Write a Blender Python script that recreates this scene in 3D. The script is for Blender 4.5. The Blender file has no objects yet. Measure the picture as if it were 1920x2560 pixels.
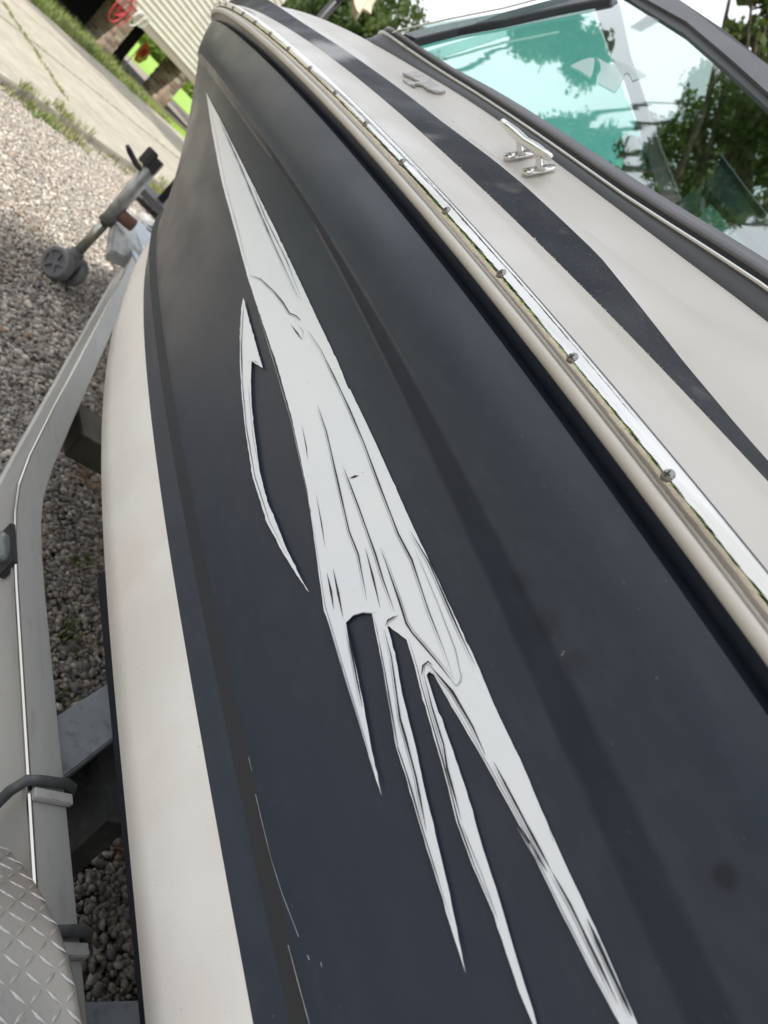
import bpy, bmesh, math, random, json
import numpy as np
from mathutils import Vector, Matrix
S = bpy.context.scene
random.seed(7); RNG = np.random.default_rng(7)
R = math.radians

# ---------------------------------------------------------------- camera, world, sun, exposure
# Metres. x runs forward along the boat, y to the left, z up; ground level is z = 0.
CAM_Z = 1.0
cam_d = bpy.data.cameras.new('camera'); cam = bpy.data.objects.new('camera', cam_d)
S.collection.objects.link(cam); S.camera = cam
cam_d.sensor_fit = 'VERTICAL'; cam_d.sensor_height = 36; cam_d.lens = 36*1900/2560
cam_d.clip_start = 0.02; cam_d.clip_end = 900
def cam_axes():
    f = 1900.0
    hd = np.array([.683, .73]); hd = hd/np.linalg.norm(hd); up = np.array([hd[1], -hd[0]])
    H = float(np.dot(np.array([325., -203.]), up)); th = math.atan(H/f)       # 11 degrees down, rolled 47 degrees
    U = np.array([up[0]*math.cos(th), -up[1]*math.cos(th), math.sin(th)])
    v = np.array([-1010., 1680., -f]); v = v-U*np.dot(v, U); v = v/np.linalg.norm(v)
    return v, np.cross(U, v), U
AX, AY, AU = cam_axes()
cam.matrix_world = Matrix(((AX[0], AX[1], AX[2], 0), (AY[0], AY[1], AY[2], 0), (AU[0], AU[1], AU[2], CAM_Z), (0, 0, 0, 1)))
cam_d.dof.use_dof = True; cam_d.dof.focus_distance = 0.8; cam_d.dof.aperture_fstop = 8

SUN_EL, SUN_AZ = 50, 150      # azimuth counter-clockwise from +x of the direction towards the sun
w = bpy.data.worlds.new('World'); S.world = w; w.use_nodes = True
nt = w.node_tree; nt.nodes.clear()
out = nt.nodes.new('ShaderNodeOutputWorld'); bg = nt.nodes.new('ShaderNodeBackground')
sky = nt.nodes.new('ShaderNodeTexSky'); sky.sky_type = 'NISHITA'; sky.sun_disc = False
sky.sun_elevation = R(SUN_EL); sky.sun_rotation = R(90-SUN_AZ); sky.dust_density = 3; sky.air_density = 1
nz = nt.nodes.new('ShaderNodeTexNoise'); nz.inputs['Scale'].default_value = 2.2; nz.inputs['Detail'].default_value = 6
rp = nt.nodes.new('ShaderNodeValToRGB'); rp.color_ramp.elements[0].position = .32; rp.color_ramp.elements[1].position = .55
rp.color_ramp.elements[0].color = (.80, .80, .80, 1); rp.color_ramp.elements[1].color = (1, 1, 1, 1)
mx = nt.nodes.new('ShaderNodeMix'); mx.data_type = 'RGBA'
tc = nt.nodes.new('ShaderNodeTexCoord')
nt.links.new(tc.outputs['Generated'], nz.inputs['Vector']); nt.links.new(nz.outputs['Fac'], rp.inputs['Fac'])
nt.links.new(rp.outputs['Color'], mx.inputs['Factor']); nt.links.new(sky.outputs['Color'], mx.inputs['A'])
mx.inputs['B'].default_value = (10.6, 11.0, 11.6, 1)
nt.links.new(mx.outputs['Result'], bg.inputs['Color']); bg.inputs['Strength'].default_value = 0.10
nt.links.new(bg.outputs['Background'], out.inputs['Surface'])
sl = bpy.data.lights.new('sun', 'SUN'); so = bpy.data.objects.new('sun', sl); S.collection.objects.link(so)
sl.energy = 4.0; sl.angle = R(1.2); sl.color = (1, .95, .87)
sd = Vector((math.cos(R(SUN_EL))*math.cos(R(SUN_AZ)), math.cos(R(SUN_EL))*math.sin(R(SUN_AZ)), math.sin(R(SUN_EL))))
so.rotation_euler = sd.to_track_quat('Z', 'Y').to_euler(); so.location = sd*20
S.view_settings.view_transform = 'Standard'; S.view_settings.look = 'None'
S.view_settings.exposure = 0.36; S.view_settings.gamma = 1
S.view_settings.use_curve_mapping = False

# ---------------------------------------------------------------- helpers
C = S.collection
DATA = json.loads('''{"LN":{"D1":{"y0":0.505,"x0":1.1,"xs":3.638,"d":[0.01,0.01,0.01,0.01,0.01,0.01,0.01,0.01,0.01,0.01,0.01,0.01,0.01,0.01,0.01,0.01,0.01,0.01,0.01,0.01,0.01,0.01,0.01,0.01,0.01,0.01,0.01,0.01,0.01]},"D2":{"y0":0.525,"x0":1.1,"xs":3.62,"d":[0.015,0.015,0.015,0.015,0.015,0.015,0.015,0.015,0.015,0.015,0.015,0.015,0.015,0.015,0.015,0.015,0.015,0.015,0.015,0.015,0.015,0.015,0.015,0.015,0.015,0.015,0.015,0.015,0.015]},"D3":{"y0":0.578,"x0":1.1,"xs":3.653,"d":[0.052,0.052,0.052,0.052,0.052,0.052,0.052,0.052,0.052,0.052,0.052,0.052,0.052,0.052,0.052,0.052,0.052,0.052,0.0517,0.0508,0.0494,0.0476,0.0454,0.0428,0.0398,0.0366,0.033,0.0293,0.0255],"dy":0.09},"D4":{"y0":0.584,"x0":1.1,"xs":3.653,"d":[0.06,0.06,0.06,0.06,0.06,0.06,0.06,0.06,0.06,0.06,0.06,0.06,0.06,0.06,0.06,0.06,0.06,0.06,0.0596,0.0586,0.0571,0.0549,0.0524,0.0493,0.0459,0.0422,0.0381,0.0339,0.0295],"dy":0.096},"vinyl":{"y0":0.492,"x0":1.1,"xs":3.649,"d":[-0.02,-0.02,-0.02,-0.02,-0.02,-0.02,-0.02,-0.02,-0.02,-0.02,-0.02,-0.02,-0.02,-0.02,-0.02,-0.02,-0.02,-0.02,-0.02,-0.02,-0.02,-0.02,-0.02,-0.02,-0.02,-0.02,-0.02,-0.02,-0.02]},"groove":{"y0":0.507,"x0":1.1,"xs":3.636,"d":[-0.033,-0.033,-0.033,-0.033,-0.033,-0.033,-0.033,-0.033,-0.033,-0.033,-0.033,-0.033,-0.033,-0.033,-0.033,-0.033,-0.033,-0.033,-0.033,-0.033,-0.033,-0.033,-0.033,-0.033,-0.033,-0.033,-0.033,-0.033,-0.033]},"D5":{"y0":0.625,"x0":1.1,"xs":3.653,"d":[0.075,0.075,0.075,0.075,0.075,0.075,0.0783,0.0847,0.0943,0.1035,0.1053,0.107,0.1063,0.1037,0.1013,0.1009,0.1009,0.1004,0.0997,0.0989,0.0966,0.094,0.0917,0.0912,0.0912,0.0912,0.0912,0.0912,0.0912],"dy":0.137},"D6":{"y0":0.685,"x0":1.1,"xs":3.653,"d":[0.1539,0.1539,0.1539,0.1539,0.1539,0.1539,0.1539,0.1505,0.1409,0.1336,0.129,0.1267,0.1261,0.1267,0.1279,0.1304,0.1318,0.1323,0.1322,0.1313,0.1282,0.1241,0.1193,0.1148,0.1097,0.1035,0.097,0.0957,0.0957],"dy":0.197},"D7":{"y0":0.73,"x0":1.1,"xs":3.653,"d":[0.1936,0.1936,0.1936,0.1936,0.1936,0.1936,0.1936,0.1936,0.192,0.1896,0.1883,0.1876,0.1875,0.1876,0.1878,0.1877,0.1872,0.186,0.1838,0.1804,0.1756,0.1692,0.1608,0.1503,0.1374,0.1219,0.1057,0.1024,0.1024],"dy":0.242},"D8":{"y0":0.745,"x0":1.1,"xs":3.653,"d":[0.2227,0.2227,0.2227,0.2227,0.2227,0.2227,0.2227,0.2227,0.2217,0.2171,0.2119,0.2082,0.2078,0.2078,0.2078,0.2078,0.2078,0.2078,0.2078,0.2078,0.2078,0.2078,0.2078,0.2078,0.2078,0.2078,0.2078,0.2078,0.2078],"dy":0.257},"D9":{"y0":0.77,"x0":1.1,"xs":3.653,"d":[0.2602,0.2602,0.2602,0.2602,0.2602,0.2602,0.2602,0.2602,0.2601,0.2562,0.2506,0.2471,0.2453,0.2446,0.2444,0.2443,0.2435,0.2416,0.2381,0.2353,0.2352,0.2352,0.2352,0.2352,0.2352,0.2352,0.2352,0.2352,0.2352],"dy":0.282},"bandT":{"y0":0.497,"x0":1.0,"xs":3.507,"d":[-0.1486,-0.1462,-0.1434,-0.1406,-0.138,-0.1358,-0.1341,-0.1328,-0.1318,-0.1312,-0.1308,-0.1306,-0.1306,-0.1306,-0.1308,-0.131,-0.1311,-0.1312,-0.1312,-0.1309,-0.1305,-0.1298,-0.1295,-0.1295,-0.1295,-0.1295,-0.1295,-0.1295,-0.1295]},"bandB":{"y0":0.511,"x0":1.0,"xs":3.491,"d":[-0.1736,-0.1726,-0.1714,-0.1702,-0.1684,-0.1659,-0.1627,-0.1591,-0.1553,-0.1515,-0.1478,-0.1446,-0.1419,-0.14,-0.1391,-0.1395,-0.141,-0.1419,-0.1419,-0.1419,-0.1419,-0.1419,-0.1419,-0.1419,-0.1419,-0.1419,-0.1419,-0.1419,-0.1419]},"olive":{"y0":0.5,"x0":0.5,"xs":2.752,"d":[-0.4084,-0.4152,-0.423,-0.4307,-0.4384,-0.4451,-0.4504,-0.4544,-0.4574,-0.4593,-0.4605,-0.4611,-0.4612,-0.461,-0.4606,-0.4603,-0.4602,-0.4604,-0.4609,-0.461,-0.461,-0.461,-0.461,-0.461,-0.461,-0.461,-0.461,-0.461,-0.461]},"H4":{"y0":0.492,"x0":0.45,"xs":2.615,"d":[-0.4451,-0.4514,-0.4585,-0.4656,-0.4727,-0.4791,-0.4842,-0.4881,-0.4909,-0.4929,-0.494,-0.4946,-0.4947,-0.4945,-0.4941,-0.4937,-0.4934,-0.4933,-0.4935,-0.4936,-0.4936,-0.4936,-0.4936,-0.4936,-0.4936,-0.4936,-0.4936,-0.4936,-0.4936]},"H5":{"y0":0.49,"x0":0.4,"xs":2.632,"d":[-0.5637,-0.5682,-0.5733,-0.5785,-0.5836,-0.5887,-0.5936,-0.598,-0.6018,-0.6048,-0.6067,-0.6075,-0.6068,-0.6046,-0.6006,-0.5946,-0.5865,-0.576,-0.563,-0.5517,-0.5504,-0.5504,-0.5504,-0.5504,-0.5504,-0.5504,-0.5504,-0.5504,-0.5504]}},"GX":[-0.2,-0.1,0.0,0.1,0.2,0.3,0.4,0.5,0.6,0.7,0.8,0.9,1.0,1.1,1.2,1.3,1.4,1.5,1.6,1.7,1.8,1.9,2.0,2.1,2.2,2.3,2.4,2.5,2.6],"DEC":{"main":[[2.0062,0.0158],[1.7076,-0.003],[1.497,-0.0201],[1.3347,-0.0344],[1.2236,-0.0445],[1.1267,-0.0536],[1.0425,-0.0625],[0.9668,-0.0705],[0.9056,-0.0773],[0.8492,-0.0836],[0.757,-0.0935],[0.7108,-0.1005],[0.6999,-0.102],[0.6957,-0.1009],[0.6478,-0.1061],[0.6035,-0.1109],[0.5587,-0.1165],[0.5172,-0.1217],[0.4786,-0.1265],[0.4303,-0.1319],[0.3986,-0.1356],[0.3689,-0.139],[0.3284,-0.1431],[0.3055,-0.1466],[0.2836,-0.15],[0.2643,-0.1521],[0.2458,-0.1541],[0.2281,-0.156],[0.206,-0.1594],[0.185,-0.1626],[0.1667,-0.1648],[0.1492,-0.1668],[0.1353,-0.1682],[0.1219,-0.1695],[0.1083,-0.1713],[0.0952,-0.1731],[0.0828,-0.1749],[0.0708,-0.1767],[0.0514,-0.1791],[0.0557,-0.1881],[0.0754,-0.1859],[0.0884,-0.1858],[0.1019,-0.1857],[0.1157,-0.1851],[0.1301,-0.1844],[0.1451,-0.1838],[0.1627,-0.1825],[0.1812,-0.1811],[0.2006,-0.1797],[0.2242,-0.1794],[0.2493,-0.1791],[0.2694,-0.1794],[0.2906,-0.1797],[0.3041,-0.1803],[0.337,-0.18],[0.342,-0.1824],[0.3408,-0.1857],[0.3076,-0.1921],[0.274,-0.1964],[0.2422,-0.202],[0.2214,-0.2068],[0.2016,-0.2113],[0.1849,-0.2144],[0.1688,-0.2173],[0.1548,-0.2204],[0.1413,-0.2234],[0.1196,-0.228],[0.0987,-0.2323],[0.086,-0.2357],[0.0998,-0.2345],[0.119,-0.2333],[0.1331,-0.2309],[0.1478,-0.2284],[0.1631,-0.2258],[0.1795,-0.2249],[0.1966,-0.224],[0.2283,-0.22],[0.247,-0.2153],[0.2665,-0.2105],[0.2865,-0.2063],[0.3075,-0.2019],[0.3374,-0.1955],[0.354,-0.1912],[0.3811,-0.1859],[0.4046,-0.194],[0.4054,-0.196],[0.4038,-0.1959],[0.3784,-0.2008],[0.3374,-0.2131],[0.3021,-0.221],[0.2832,-0.226],[0.265,-0.2308],[0.2471,-0.235],[0.23,-0.2391],[0.2134,-0.243],[0.1974,-0.2468],[0.17,-0.2542],[0.1443,-0.2618],[0.1687,-0.2586],[0.1975,-0.2539],[0.219,-0.2508],[0.2416,-0.2474],[0.2622,-0.2439],[0.2839,-0.2402],[0.3057,-0.2375],[0.3274,-0.2313],[0.3487,-0.2248],[0.3711,-0.218],[0.406,-0.2086],[0.4288,-0.2024],[0.4362,-0.2096],[0.4409,-0.2183],[0.4402,-0.2292],[0.4068,-0.2363],[0.3618,-0.2464],[0.3394,-0.2524],[0.318,-0.2582],[0.2813,-0.2661],[0.2952,-0.265],[0.3342,-0.26],[0.3592,-0.257],[0.3855,-0.2538],[0.4322,-0.2476],[0.4748,-0.2426],[0.5015,-0.2349],[0.5407,-0.2236],[0.5771,-0.2133],[0.612,-0.2035],[0.6498,-0.1953],[0.69,-0.1867],[0.733,-0.1776],[0.7833,-0.1693],[0.8378,-0.1604],[0.9037,-0.1524],[0.9766,-0.1437],[1.0709,-0.1317],[1.1967,-0.1127],[1.3119,-0.0961],[1.4477,-0.0775],[1.5714,-0.0565],[1.7183,-0.0328]],"small":[[1.0423,-0.1528],[0.9452,-0.167],[0.8605,-0.1787],[0.8925,-0.1881],[0.8588,-0.2015],[0.8171,-0.2149],[0.7783,-0.2253],[0.6991,-0.2435],[0.6505,-0.2502],[0.6068,-0.2512],[0.5719,-0.2527],[0.5234,-0.2517],[0.5006,-0.25],[0.5061,-0.2514],[0.5679,-0.2584],[0.6221,-0.2611],[0.7008,-0.2547],[0.7458,-0.2453],[0.7941,-0.2353],[0.863,-0.218],[0.9163,-0.2022],[0.9779,-0.1814],[1.0228,-0.1637]],"lines":[[[[1.7256,-0.0037],[1.5626,-0.0182],[1.4301,-0.0309],[1.3337,-0.0417],[1.248,-0.0516],[1.1623,-0.0611],[1.0855,-0.0698],[1.0298,-0.0756],[0.978,-0.0811],[0.9296,-0.0862],[0.91,-0.0839]],4.4],[[[1.3043,-0.0381],[1.2334,-0.0472],[1.1684,-0.0556],[1.0919,-0.0625],[1.0227,-0.0689],[0.9719,-0.0763],[0.9243,-0.0831]],3],[[[1.3734,-0.0805],[1.2882,-0.0927],[1.2345,-0.1001],[1.1662,-0.1119],[1.1035,-0.123]],2.5],[[[1.0782,-0.1265],[1.0416,-0.1156],[0.9845,-0.1093],[0.9408,-0.1076],[0.9117,-0.1087],[0.894,-0.1033],[0.8788,-0.1016],[0.8838,-0.1105]],4.8],[[[0.886,-0.1155],[0.8399,-0.1145]],5],[[[0.8767,-0.1084],[0.8536,-0.1072],[0.8399,-0.1145]],2.5],[[[0.8483,-0.1017],[0.7967,-0.1021],[0.7322,-0.1077],[0.6715,-0.1138],[0.6402,-0.1178],[0.6105,-0.1216],[0.5802,-0.1266],[0.5514,-0.1313],[0.5266,-0.1352],[0.5028,-0.1388],[0.4801,-0.1424],[0.4449,-0.1445],[0.4252,-0.1485],[0.4062,-0.1523],[0.3879,-0.156],[0.3681,-0.1589],[0.349,-0.1617],[0.3217,-0.167]],4.2],[[[0.3186,-0.1688],[0.3428,-0.1718],[0.3673,-0.1757],[0.3831,-0.1784],[0.3942,-0.1788],[0.4186,-0.1742],[0.4403,-0.1707],[0.463,-0.167],[0.4814,-0.1646]],4.5],[[[0.7159,-0.1426],[0.6689,-0.1498],[0.635,-0.1577],[0.6029,-0.1652],[0.5763,-0.1715],[0.5509,-0.1775],[0.5266,-0.1832],[0.4945,-0.1865],[0.4681,-0.1938],[0.443,-0.2008]],4.5],[[[0.6036,-0.1544],[0.5741,-0.1582],[0.546,-0.1618],[0.5118,-0.1669],[0.4796,-0.1716],[0.4497,-0.1774],[0.4122,-0.1829]],4.5],[[[0.4941,-0.1773],[0.4596,-0.1849],[0.4263,-0.1929]],5],[[[0.5023,-0.2162],[0.4732,-0.2229],[0.4462,-0.2294]],6],[[[0.5033,-0.2239],[0.4813,-0.2286],[0.4619,-0.2339]],6],[[[0.4385,-0.229],[0.4159,-0.2346],[0.3942,-0.24],[0.3748,-0.2447],[0.3561,-0.2492]],5],[[[0.4558,-0.2444],[0.4317,-0.2475],[0.4086,-0.2505],[0.3865,-0.2533],[0.3632,-0.2558],[0.3409,-0.2582],[0.3197,-0.2605]],2.5],[[[0.4047,-0.1992],[0.377,-0.2052],[0.3587,-0.2115],[0.3412,-0.2175],[0.3242,-0.2233],[0.3062,-0.2265],[0.2904,-0.2298],[0.2751,-0.2329],[0.2618,-0.2368],[0.2488,-0.2405],[0.2362,-0.2442]],5],[[[0.4184,-0.2023],[0.3975,-0.209],[0.3773,-0.2154],[0.3579,-0.2216],[0.3405,-0.2264],[0.3236,-0.231],[0.3073,-0.2354],[0.2888,-0.2376],[0.2712,-0.2397],[0.2548,-0.2429],[0.2391,-0.2461]],2.5],[[[0.3443,-0.1868],[0.3138,-0.1945],[0.2976,-0.1977],[0.2819,-0.2007],[0.2658,-0.2069],[0.2525,-0.2099],[0.2396,-0.2128],[0.2271,-0.2157]],4.5],[[[0.225,-0.2169],[0.2124,-0.2181],[0.2002,-0.2192],[0.1884,-0.2203],[0.1725,-0.2225],[0.1573,-0.2247]],2.5],[[[0.3471,-0.1791],[0.3136,-0.1734],[0.296,-0.1733],[0.2792,-0.1732],[0.2546,-0.1757]],5.5],[[[0.2469,-0.1728],[0.2289,-0.1734],[0.2142,-0.174],[0.2001,-0.1746],[0.1877,-0.175],[0.1757,-0.1754],[0.164,-0.1757]],5],[[[0.164,-0.1757],[0.1521,-0.1758],[0.1405,-0.1759],[0.1283,-0.1769],[0.1165,-0.1779],[0.105,-0.1788],[0.0938,-0.1798],[0.0829,-0.1809]],4.5],[[[0.1991,-0.1796],[0.1871,-0.1793],[0.1755,-0.1789],[0.1643,-0.1786]],5],[[[0.1289,-0.171],[0.1149,-0.1726],[0.1014,-0.1742],[0.0923,-0.1752],[0.0834,-0.1761],[0.0748,-0.1771]],7],[[[0.4727,-0.1312],[0.4505,-0.1319],[0.4293,-0.1325],[0.4095,-0.1351],[0.3904,-0.1376],[0.3724,-0.1401],[0.355,-0.1424],[0.3366,-0.1445],[0.3188,-0.1464]],4],[[[0.4532,-0.1365],[0.4319,-0.1395],[0.4114,-0.1423],[0.3918,-0.145],[0.3662,-0.1493],[0.3419,-0.1533],[0.3195,-0.1607],[0.3152,-0.1662],[0.3178,-0.1693]],2.5],[[[0.9791,-0.1443],[0.9155,-0.1529],[0.8572,-0.1608],[0.8107,-0.1677],[0.7673,-0.1741],[0.7266,-0.1802],[0.6952,-0.1867],[0.6653,-0.1929],[0.6368,-0.1988],[0.6095,-0.2045],[0.5735,-0.2137],[0.5395,-0.2224]],2.2],[[[0.7084,-0.1709],[0.6724,-0.1793],[0.655,-0.1849]],3],[[[0.5998,-0.1958],[0.5618,-0.2052],[0.5319,-0.2136]],3],[[[0.4389,-0.2283],[0.4405,-0.2195],[0.4355,-0.2099],[0.4284,-0.2031],[0.4247,-0.1962]],2],[[[0.4069,-0.1966],[0.41,-0.1922],[0.4086,-0.1867],[0.4065,-0.1816]],4],[[[0.3434,-0.1895],[0.3499,-0.1841],[0.3499,-0.1788],[0.3437,-0.1766]],4.5],[[[0.3209,-0.1696],[0.3153,-0.1683],[0.3156,-0.163],[0.3215,-0.1574]],2.5],[[[0.1979,-0.152],[0.1901,-0.1543]],3],[[[0.185,-0.1626],[0.1773,-0.1645]],4],[[[1.0269,-0.1564],[0.9857,-0.1726],[0.9464,-0.188],[0.9101,-0.1996],[0.8754,-0.2108]],3],[[[0.9001,-0.193],[0.8836,-0.1821],[0.8705,-0.1809]],2.5],[[[0.858,-0.2063],[0.8089,-0.2193],[0.7631,-0.2315],[0.7236,-0.2388],[0.6863,-0.2457]],2.2],[[[0.5841,-0.1545],[0.5814,-0.1496],[0.5782,-0.145]],7],[[[0.578,-0.1411],[0.5761,-0.1376]],6],[[[0.5741,-0.1352],[0.5749,-0.1298]],3],[[[0.7081,-0.0999],[0.7021,-0.1009]],7],[[[0.605,-0.1555],[0.6062,-0.1514]],4],[[[0.5754,-0.2117],[0.5391,-0.222],[0.4997,-0.233],[0.4727,-0.2404],[0.4513,-0.2431],[0.4307,-0.2458],[0.4069,-0.249],[0.3841,-0.252],[0.3665,-0.2542],[0.3494,-0.2563],[0.333,-0.2584],[0.3162,-0.2609],[0.3001,-0.2634]],2.6],[[[0.4248,-0.202],[0.4046,-0.2069],[0.3869,-0.2117],[0.3698,-0.2164],[0.3475,-0.2232],[0.3262,-0.2297],[0.3046,-0.236],[0.2828,-0.2387],[0.2683,-0.2412],[0.2543,-0.2436],[0.2407,-0.246],[0.2255,-0.2482],[0.2108,-0.2504],[0.1966,-0.2525],[0.1752,-0.2555]],2.9],[[[0.3795,-0.184],[0.3525,-0.1893],[0.336,-0.1936],[0.3061,-0.2001],[0.2853,-0.2045],[0.2653,-0.2088],[0.2522,-0.212],[0.2395,-0.2152],[0.2272,-0.2183],[0.2111,-0.2204],[0.1956,-0.2224],[0.1785,-0.2234],[0.1622,-0.2243]],2.9],[[[0.3346,-0.1787],[0.3027,-0.1786],[0.2893,-0.178],[0.2682,-0.1777],[0.2481,-0.1775],[0.2313,-0.1777],[0.2152,-0.1779],[0.1997,-0.1782],[0.185,-0.1793],[0.1709,-0.1804],[0.1574,-0.1814],[0.1443,-0.1824],[0.133,-0.1829],[0.1221,-0.1834],[0.1115,-0.1839],[0.1012,-0.1843],[0.0893,-0.1843],[0.0779,-0.1843]],2.6],[[[1.9241,0.007],[1.6889,-0.027],[1.5494,-0.0509],[1.4302,-0.072],[1.3403,-0.0851],[1.2598,-0.0971],[1.1868,-0.1083],[1.1248,-0.1174],[1.0675,-0.1259]],2.2],[[[1.0192,-0.1641],[0.9481,-0.1891],[0.907,-0.2015],[0.8681,-0.2133],[0.8256,-0.2242],[0.7857,-0.2346],[0.7398,-0.2433],[0.6971,-0.2515],[0.6575,-0.2545],[0.6204,-0.2575],[0.5897,-0.2562],[0.5606,-0.255]],2.9]],"scr":[[[[0.3589,-0.3767],[0.3344,-0.3785],[0.2987,-0.3804],[0.2708,-0.38],[0.2331,-0.3768]],1.6],[[[0.2329,-0.388],[0.2076,-0.3888],[0.1776,-0.3894]],1.8],[[[0.3945,-0.3722],[0.3799,-0.3734]],1.6],[[[0.2178,-0.3741],[0.214,-0.3737]],2],[[[0.2078,-0.3649],[0.2043,-0.3653]],2],[[[0.2712,-0.0841],[0.2728,-0.0804]],1.2],[[[0.3196,0.0124],[0.3058,0.0075]],1],[[[0.3172,0.031],[0.3088,0.0299]],1]]},"G":{"n":[-0.02926376692906729,-0.8571256822973895,0.5142754093784336],"A":[0.7,0.77,0.35920101],"glass":[[1.8067,0.7701,0.4223],[1.7944,0.8266,0.5158],[1.7758,0.8786,0.6014],[1.7613,0.9495,0.7188],[1.7372,1.0131,0.8234],[1.7229,1.0294,0.8497],[1.4048,0.9931,0.7712],[1.1911,0.9573,0.6993],[1.0065,0.9245,0.6342],[0.74,0.8702,0.5285],[0.4807,0.7455,0.306]],"pillar":[[1.8101,0.7723,0.4262],[1.8057,0.8292,0.5208],[1.7814,0.8801,0.6042],[1.7641,0.9503,0.7203],[1.74,1.014,0.8251],[1.7831,1.045,0.8792],[1.834,1.016,0.8337],[1.8275,0.9778,0.7698],[1.8305,0.8928,0.6282],[1.8589,0.8209,0.5099],[1.8677,0.7686,0.4233]],"gasket":[[1.7714,1.0327,0.8579],[1.7229,1.0294,0.8497],[1.4048,0.9931,0.7712],[1.1911,0.9573,0.6993],[1.0065,0.9245,0.6342],[0.74,0.8702,0.5285],[0.7561,0.8849,0.5539],[1.0422,0.9399,0.6618],[1.2094,0.9705,0.7223],[1.4597,1.0137,0.8085],[1.6939,1.0372,0.861],[1.7753,1.0481,0.8839]],"topbar":[[1.7753,1.0481,0.8839],[1.6939,1.0372,0.861],[1.4597,1.0137,0.8085],[1.2094,0.9705,0.7223],[1.0422,0.9399,0.6618],[0.7561,0.8849,0.5539],[0.8245,0.9219,0.6194],[1.1451,0.9841,0.7413],[1.3502,1.0153,0.805],[1.6267,1.0609,0.8967],[1.7563,1.0813,0.9382]],"rim":[[1.7563,1.0813,0.9382],[1.6267,1.0609,0.8967],[1.3502,1.0153,0.805],[1.1451,0.9841,0.7413],[0.8245,0.9219,0.6194],[0.8416,0.934,0.6406],[1.1735,0.9963,0.7632],[1.3791,1.0327,0.8357],[1.6305,1.0693,0.911],[1.766,1.0905,0.9541]],"fish":[[1.4228,0.8617,0.5532],[1.4362,0.8797,0.5839],[1.4349,0.8886,0.5988],[1.4286,0.8918,0.6037],[1.4023,0.8835,0.5884],[1.3477,0.8637,0.5522],[1.3378,0.8579,0.542],[1.3764,0.8613,0.5499]],"fish2":[[1.4263,0.893,0.6055],[1.3984,0.8888,0.5969],[1.3642,0.8788,0.5783],[1.3213,0.862,0.5479],[1.3032,0.8563,0.5374],[1.2755,0.8561,0.5355],[1.2451,0.8549,0.5317],[1.2518,0.8601,0.5407],[1.2809,0.8758,0.5685],[1.309,0.8869,0.5887],[1.315,0.8916,0.5969],[1.3018,0.8907,0.5947],[1.2699,0.8831,0.5801],[1.2725,0.8923,0.5956],[1.2756,0.9013,0.6108],[1.2987,0.9031,0.6151],[1.3288,0.9048,0.6197],[1.3547,0.9076,0.6259],[1.3678,0.9075,0.6263],[1.389,0.9066,0.6261],[1.4198,0.9078,0.6298],[1.4014,0.9037,0.6219],[1.3772,0.8995,0.6135],[1.3692,0.8955,0.6064],[1.3747,0.8927,0.6021],[1.3948,0.8923,0.6025],[1.4165,0.8945,0.6075]],"patch":[[1.545,0.9732,0.746],[1.5861,1.0095,0.8088],[1.5364,1.0086,0.8045],[1.5043,0.9735,0.7441]],"fpanel":[[1.814,0.7786,0.4298],[1.8105,0.8666,0.5453],[1.7858,1.0196,0.7962],[1.8564,1.1988,0.823],[2.1342,1.8934,0.9162],[2.3287,2.2905,0.8739],[1.9566,1.1617,0.5098]],"fheader":[[1.8329,0.8788,0.5001],[1.8073,0.8675,0.5551],[1.7836,1.0116,0.7925],[1.8123,1.0708,0.7868],[1.8361,0.9183,0.539]],"fpost":[[1.7716,0.9913,0.8002],[1.7731,1.0335,0.8468],[1.8398,1.1884,0.855],[1.9662,1.502,0.8945],[2.1507,1.9669,0.9607],[2.3861,2.5442,1.026],[2.3746,2.4658,0.9623],[2.1425,1.895,0.8958],[1.8899,1.2913,0.8448],[1.8564,1.1988,0.823]],"fposthi":[[1.7731,1.0335,0.8468],[1.7733,1.0381,0.852],[1.8402,1.1946,0.8615],[1.9669,1.5108,0.9032],[2.1524,1.9816,0.974],[2.1534,1.9761,0.9646],[1.9662,1.502,0.8945],[1.8398,1.1884,0.855]],"strip":[[1.8031,0.7463,0.4201],[1.7896,0.7477,0.4579],[1.78,0.8584,0.6171],[1.764,0.9351,0.7526],[1.7617,0.9717,0.803],[1.7722,0.9483,0.7465],[1.7889,0.8745,0.6127],[1.7982,0.7953,0.4924]],"rimline":[[1.7968,0.7104,0.3936],[1.7945,0.7189,0.41],[1.785,0.7836,0.5137],[1.7761,0.8513,0.6191],[1.762,0.9178,0.737],[1.7601,0.9141,0.7377],[1.7742,0.8478,0.62],[1.783,0.7789,0.5134],[1.793,0.7152,0.4096]],"C":[1.812,0.7753,0.4312],"n2":[-0.8633373204953739,0.3885017942229183,-0.3220481748519019],"T":[1.7666,1.0452,0.8785]},"SC":[0.00467,-0.04462,0.16189,0.00994],"SXS":3.653}''')
YC = 1.36
def W(x, y, z): return Vector((x, -y, z+CAM_Z))       # survey frame: y to the right, z from eye level
def W3(p): return W(p[0], p[1], p[2])
def tag(o, label=None, cat=None, group=None, kind=None):
    if label: o['label'] = label
    if cat: o['category'] = cat
    if group: o['group'] = group
    if kind: o['kind'] = kind
    return o
def empty(name, loc=(0, 0, 0)):
    o = bpy.data.objects.new(name, None); o.location = loc; C.objects.link(o); o.empty_display_size = .1; return o
def link(name, me, mats=(), parent=None, smooth=False):
    o = bpy.data.objects.new(name, me); C.objects.link(o)
    for m in (mats if isinstance(mats, (list, tuple)) else [mats]): me.materials.append(m)
    if smooth:
        me.polygons.foreach_set('use_smooth', [True]*len(me.polygons))
    if parent:
        o.parent = parent
        pl = Vector((0, 0, 0)); q = parent
        while q: pl += q.location; q = q.parent
        o.location = -pl
    return o
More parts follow.
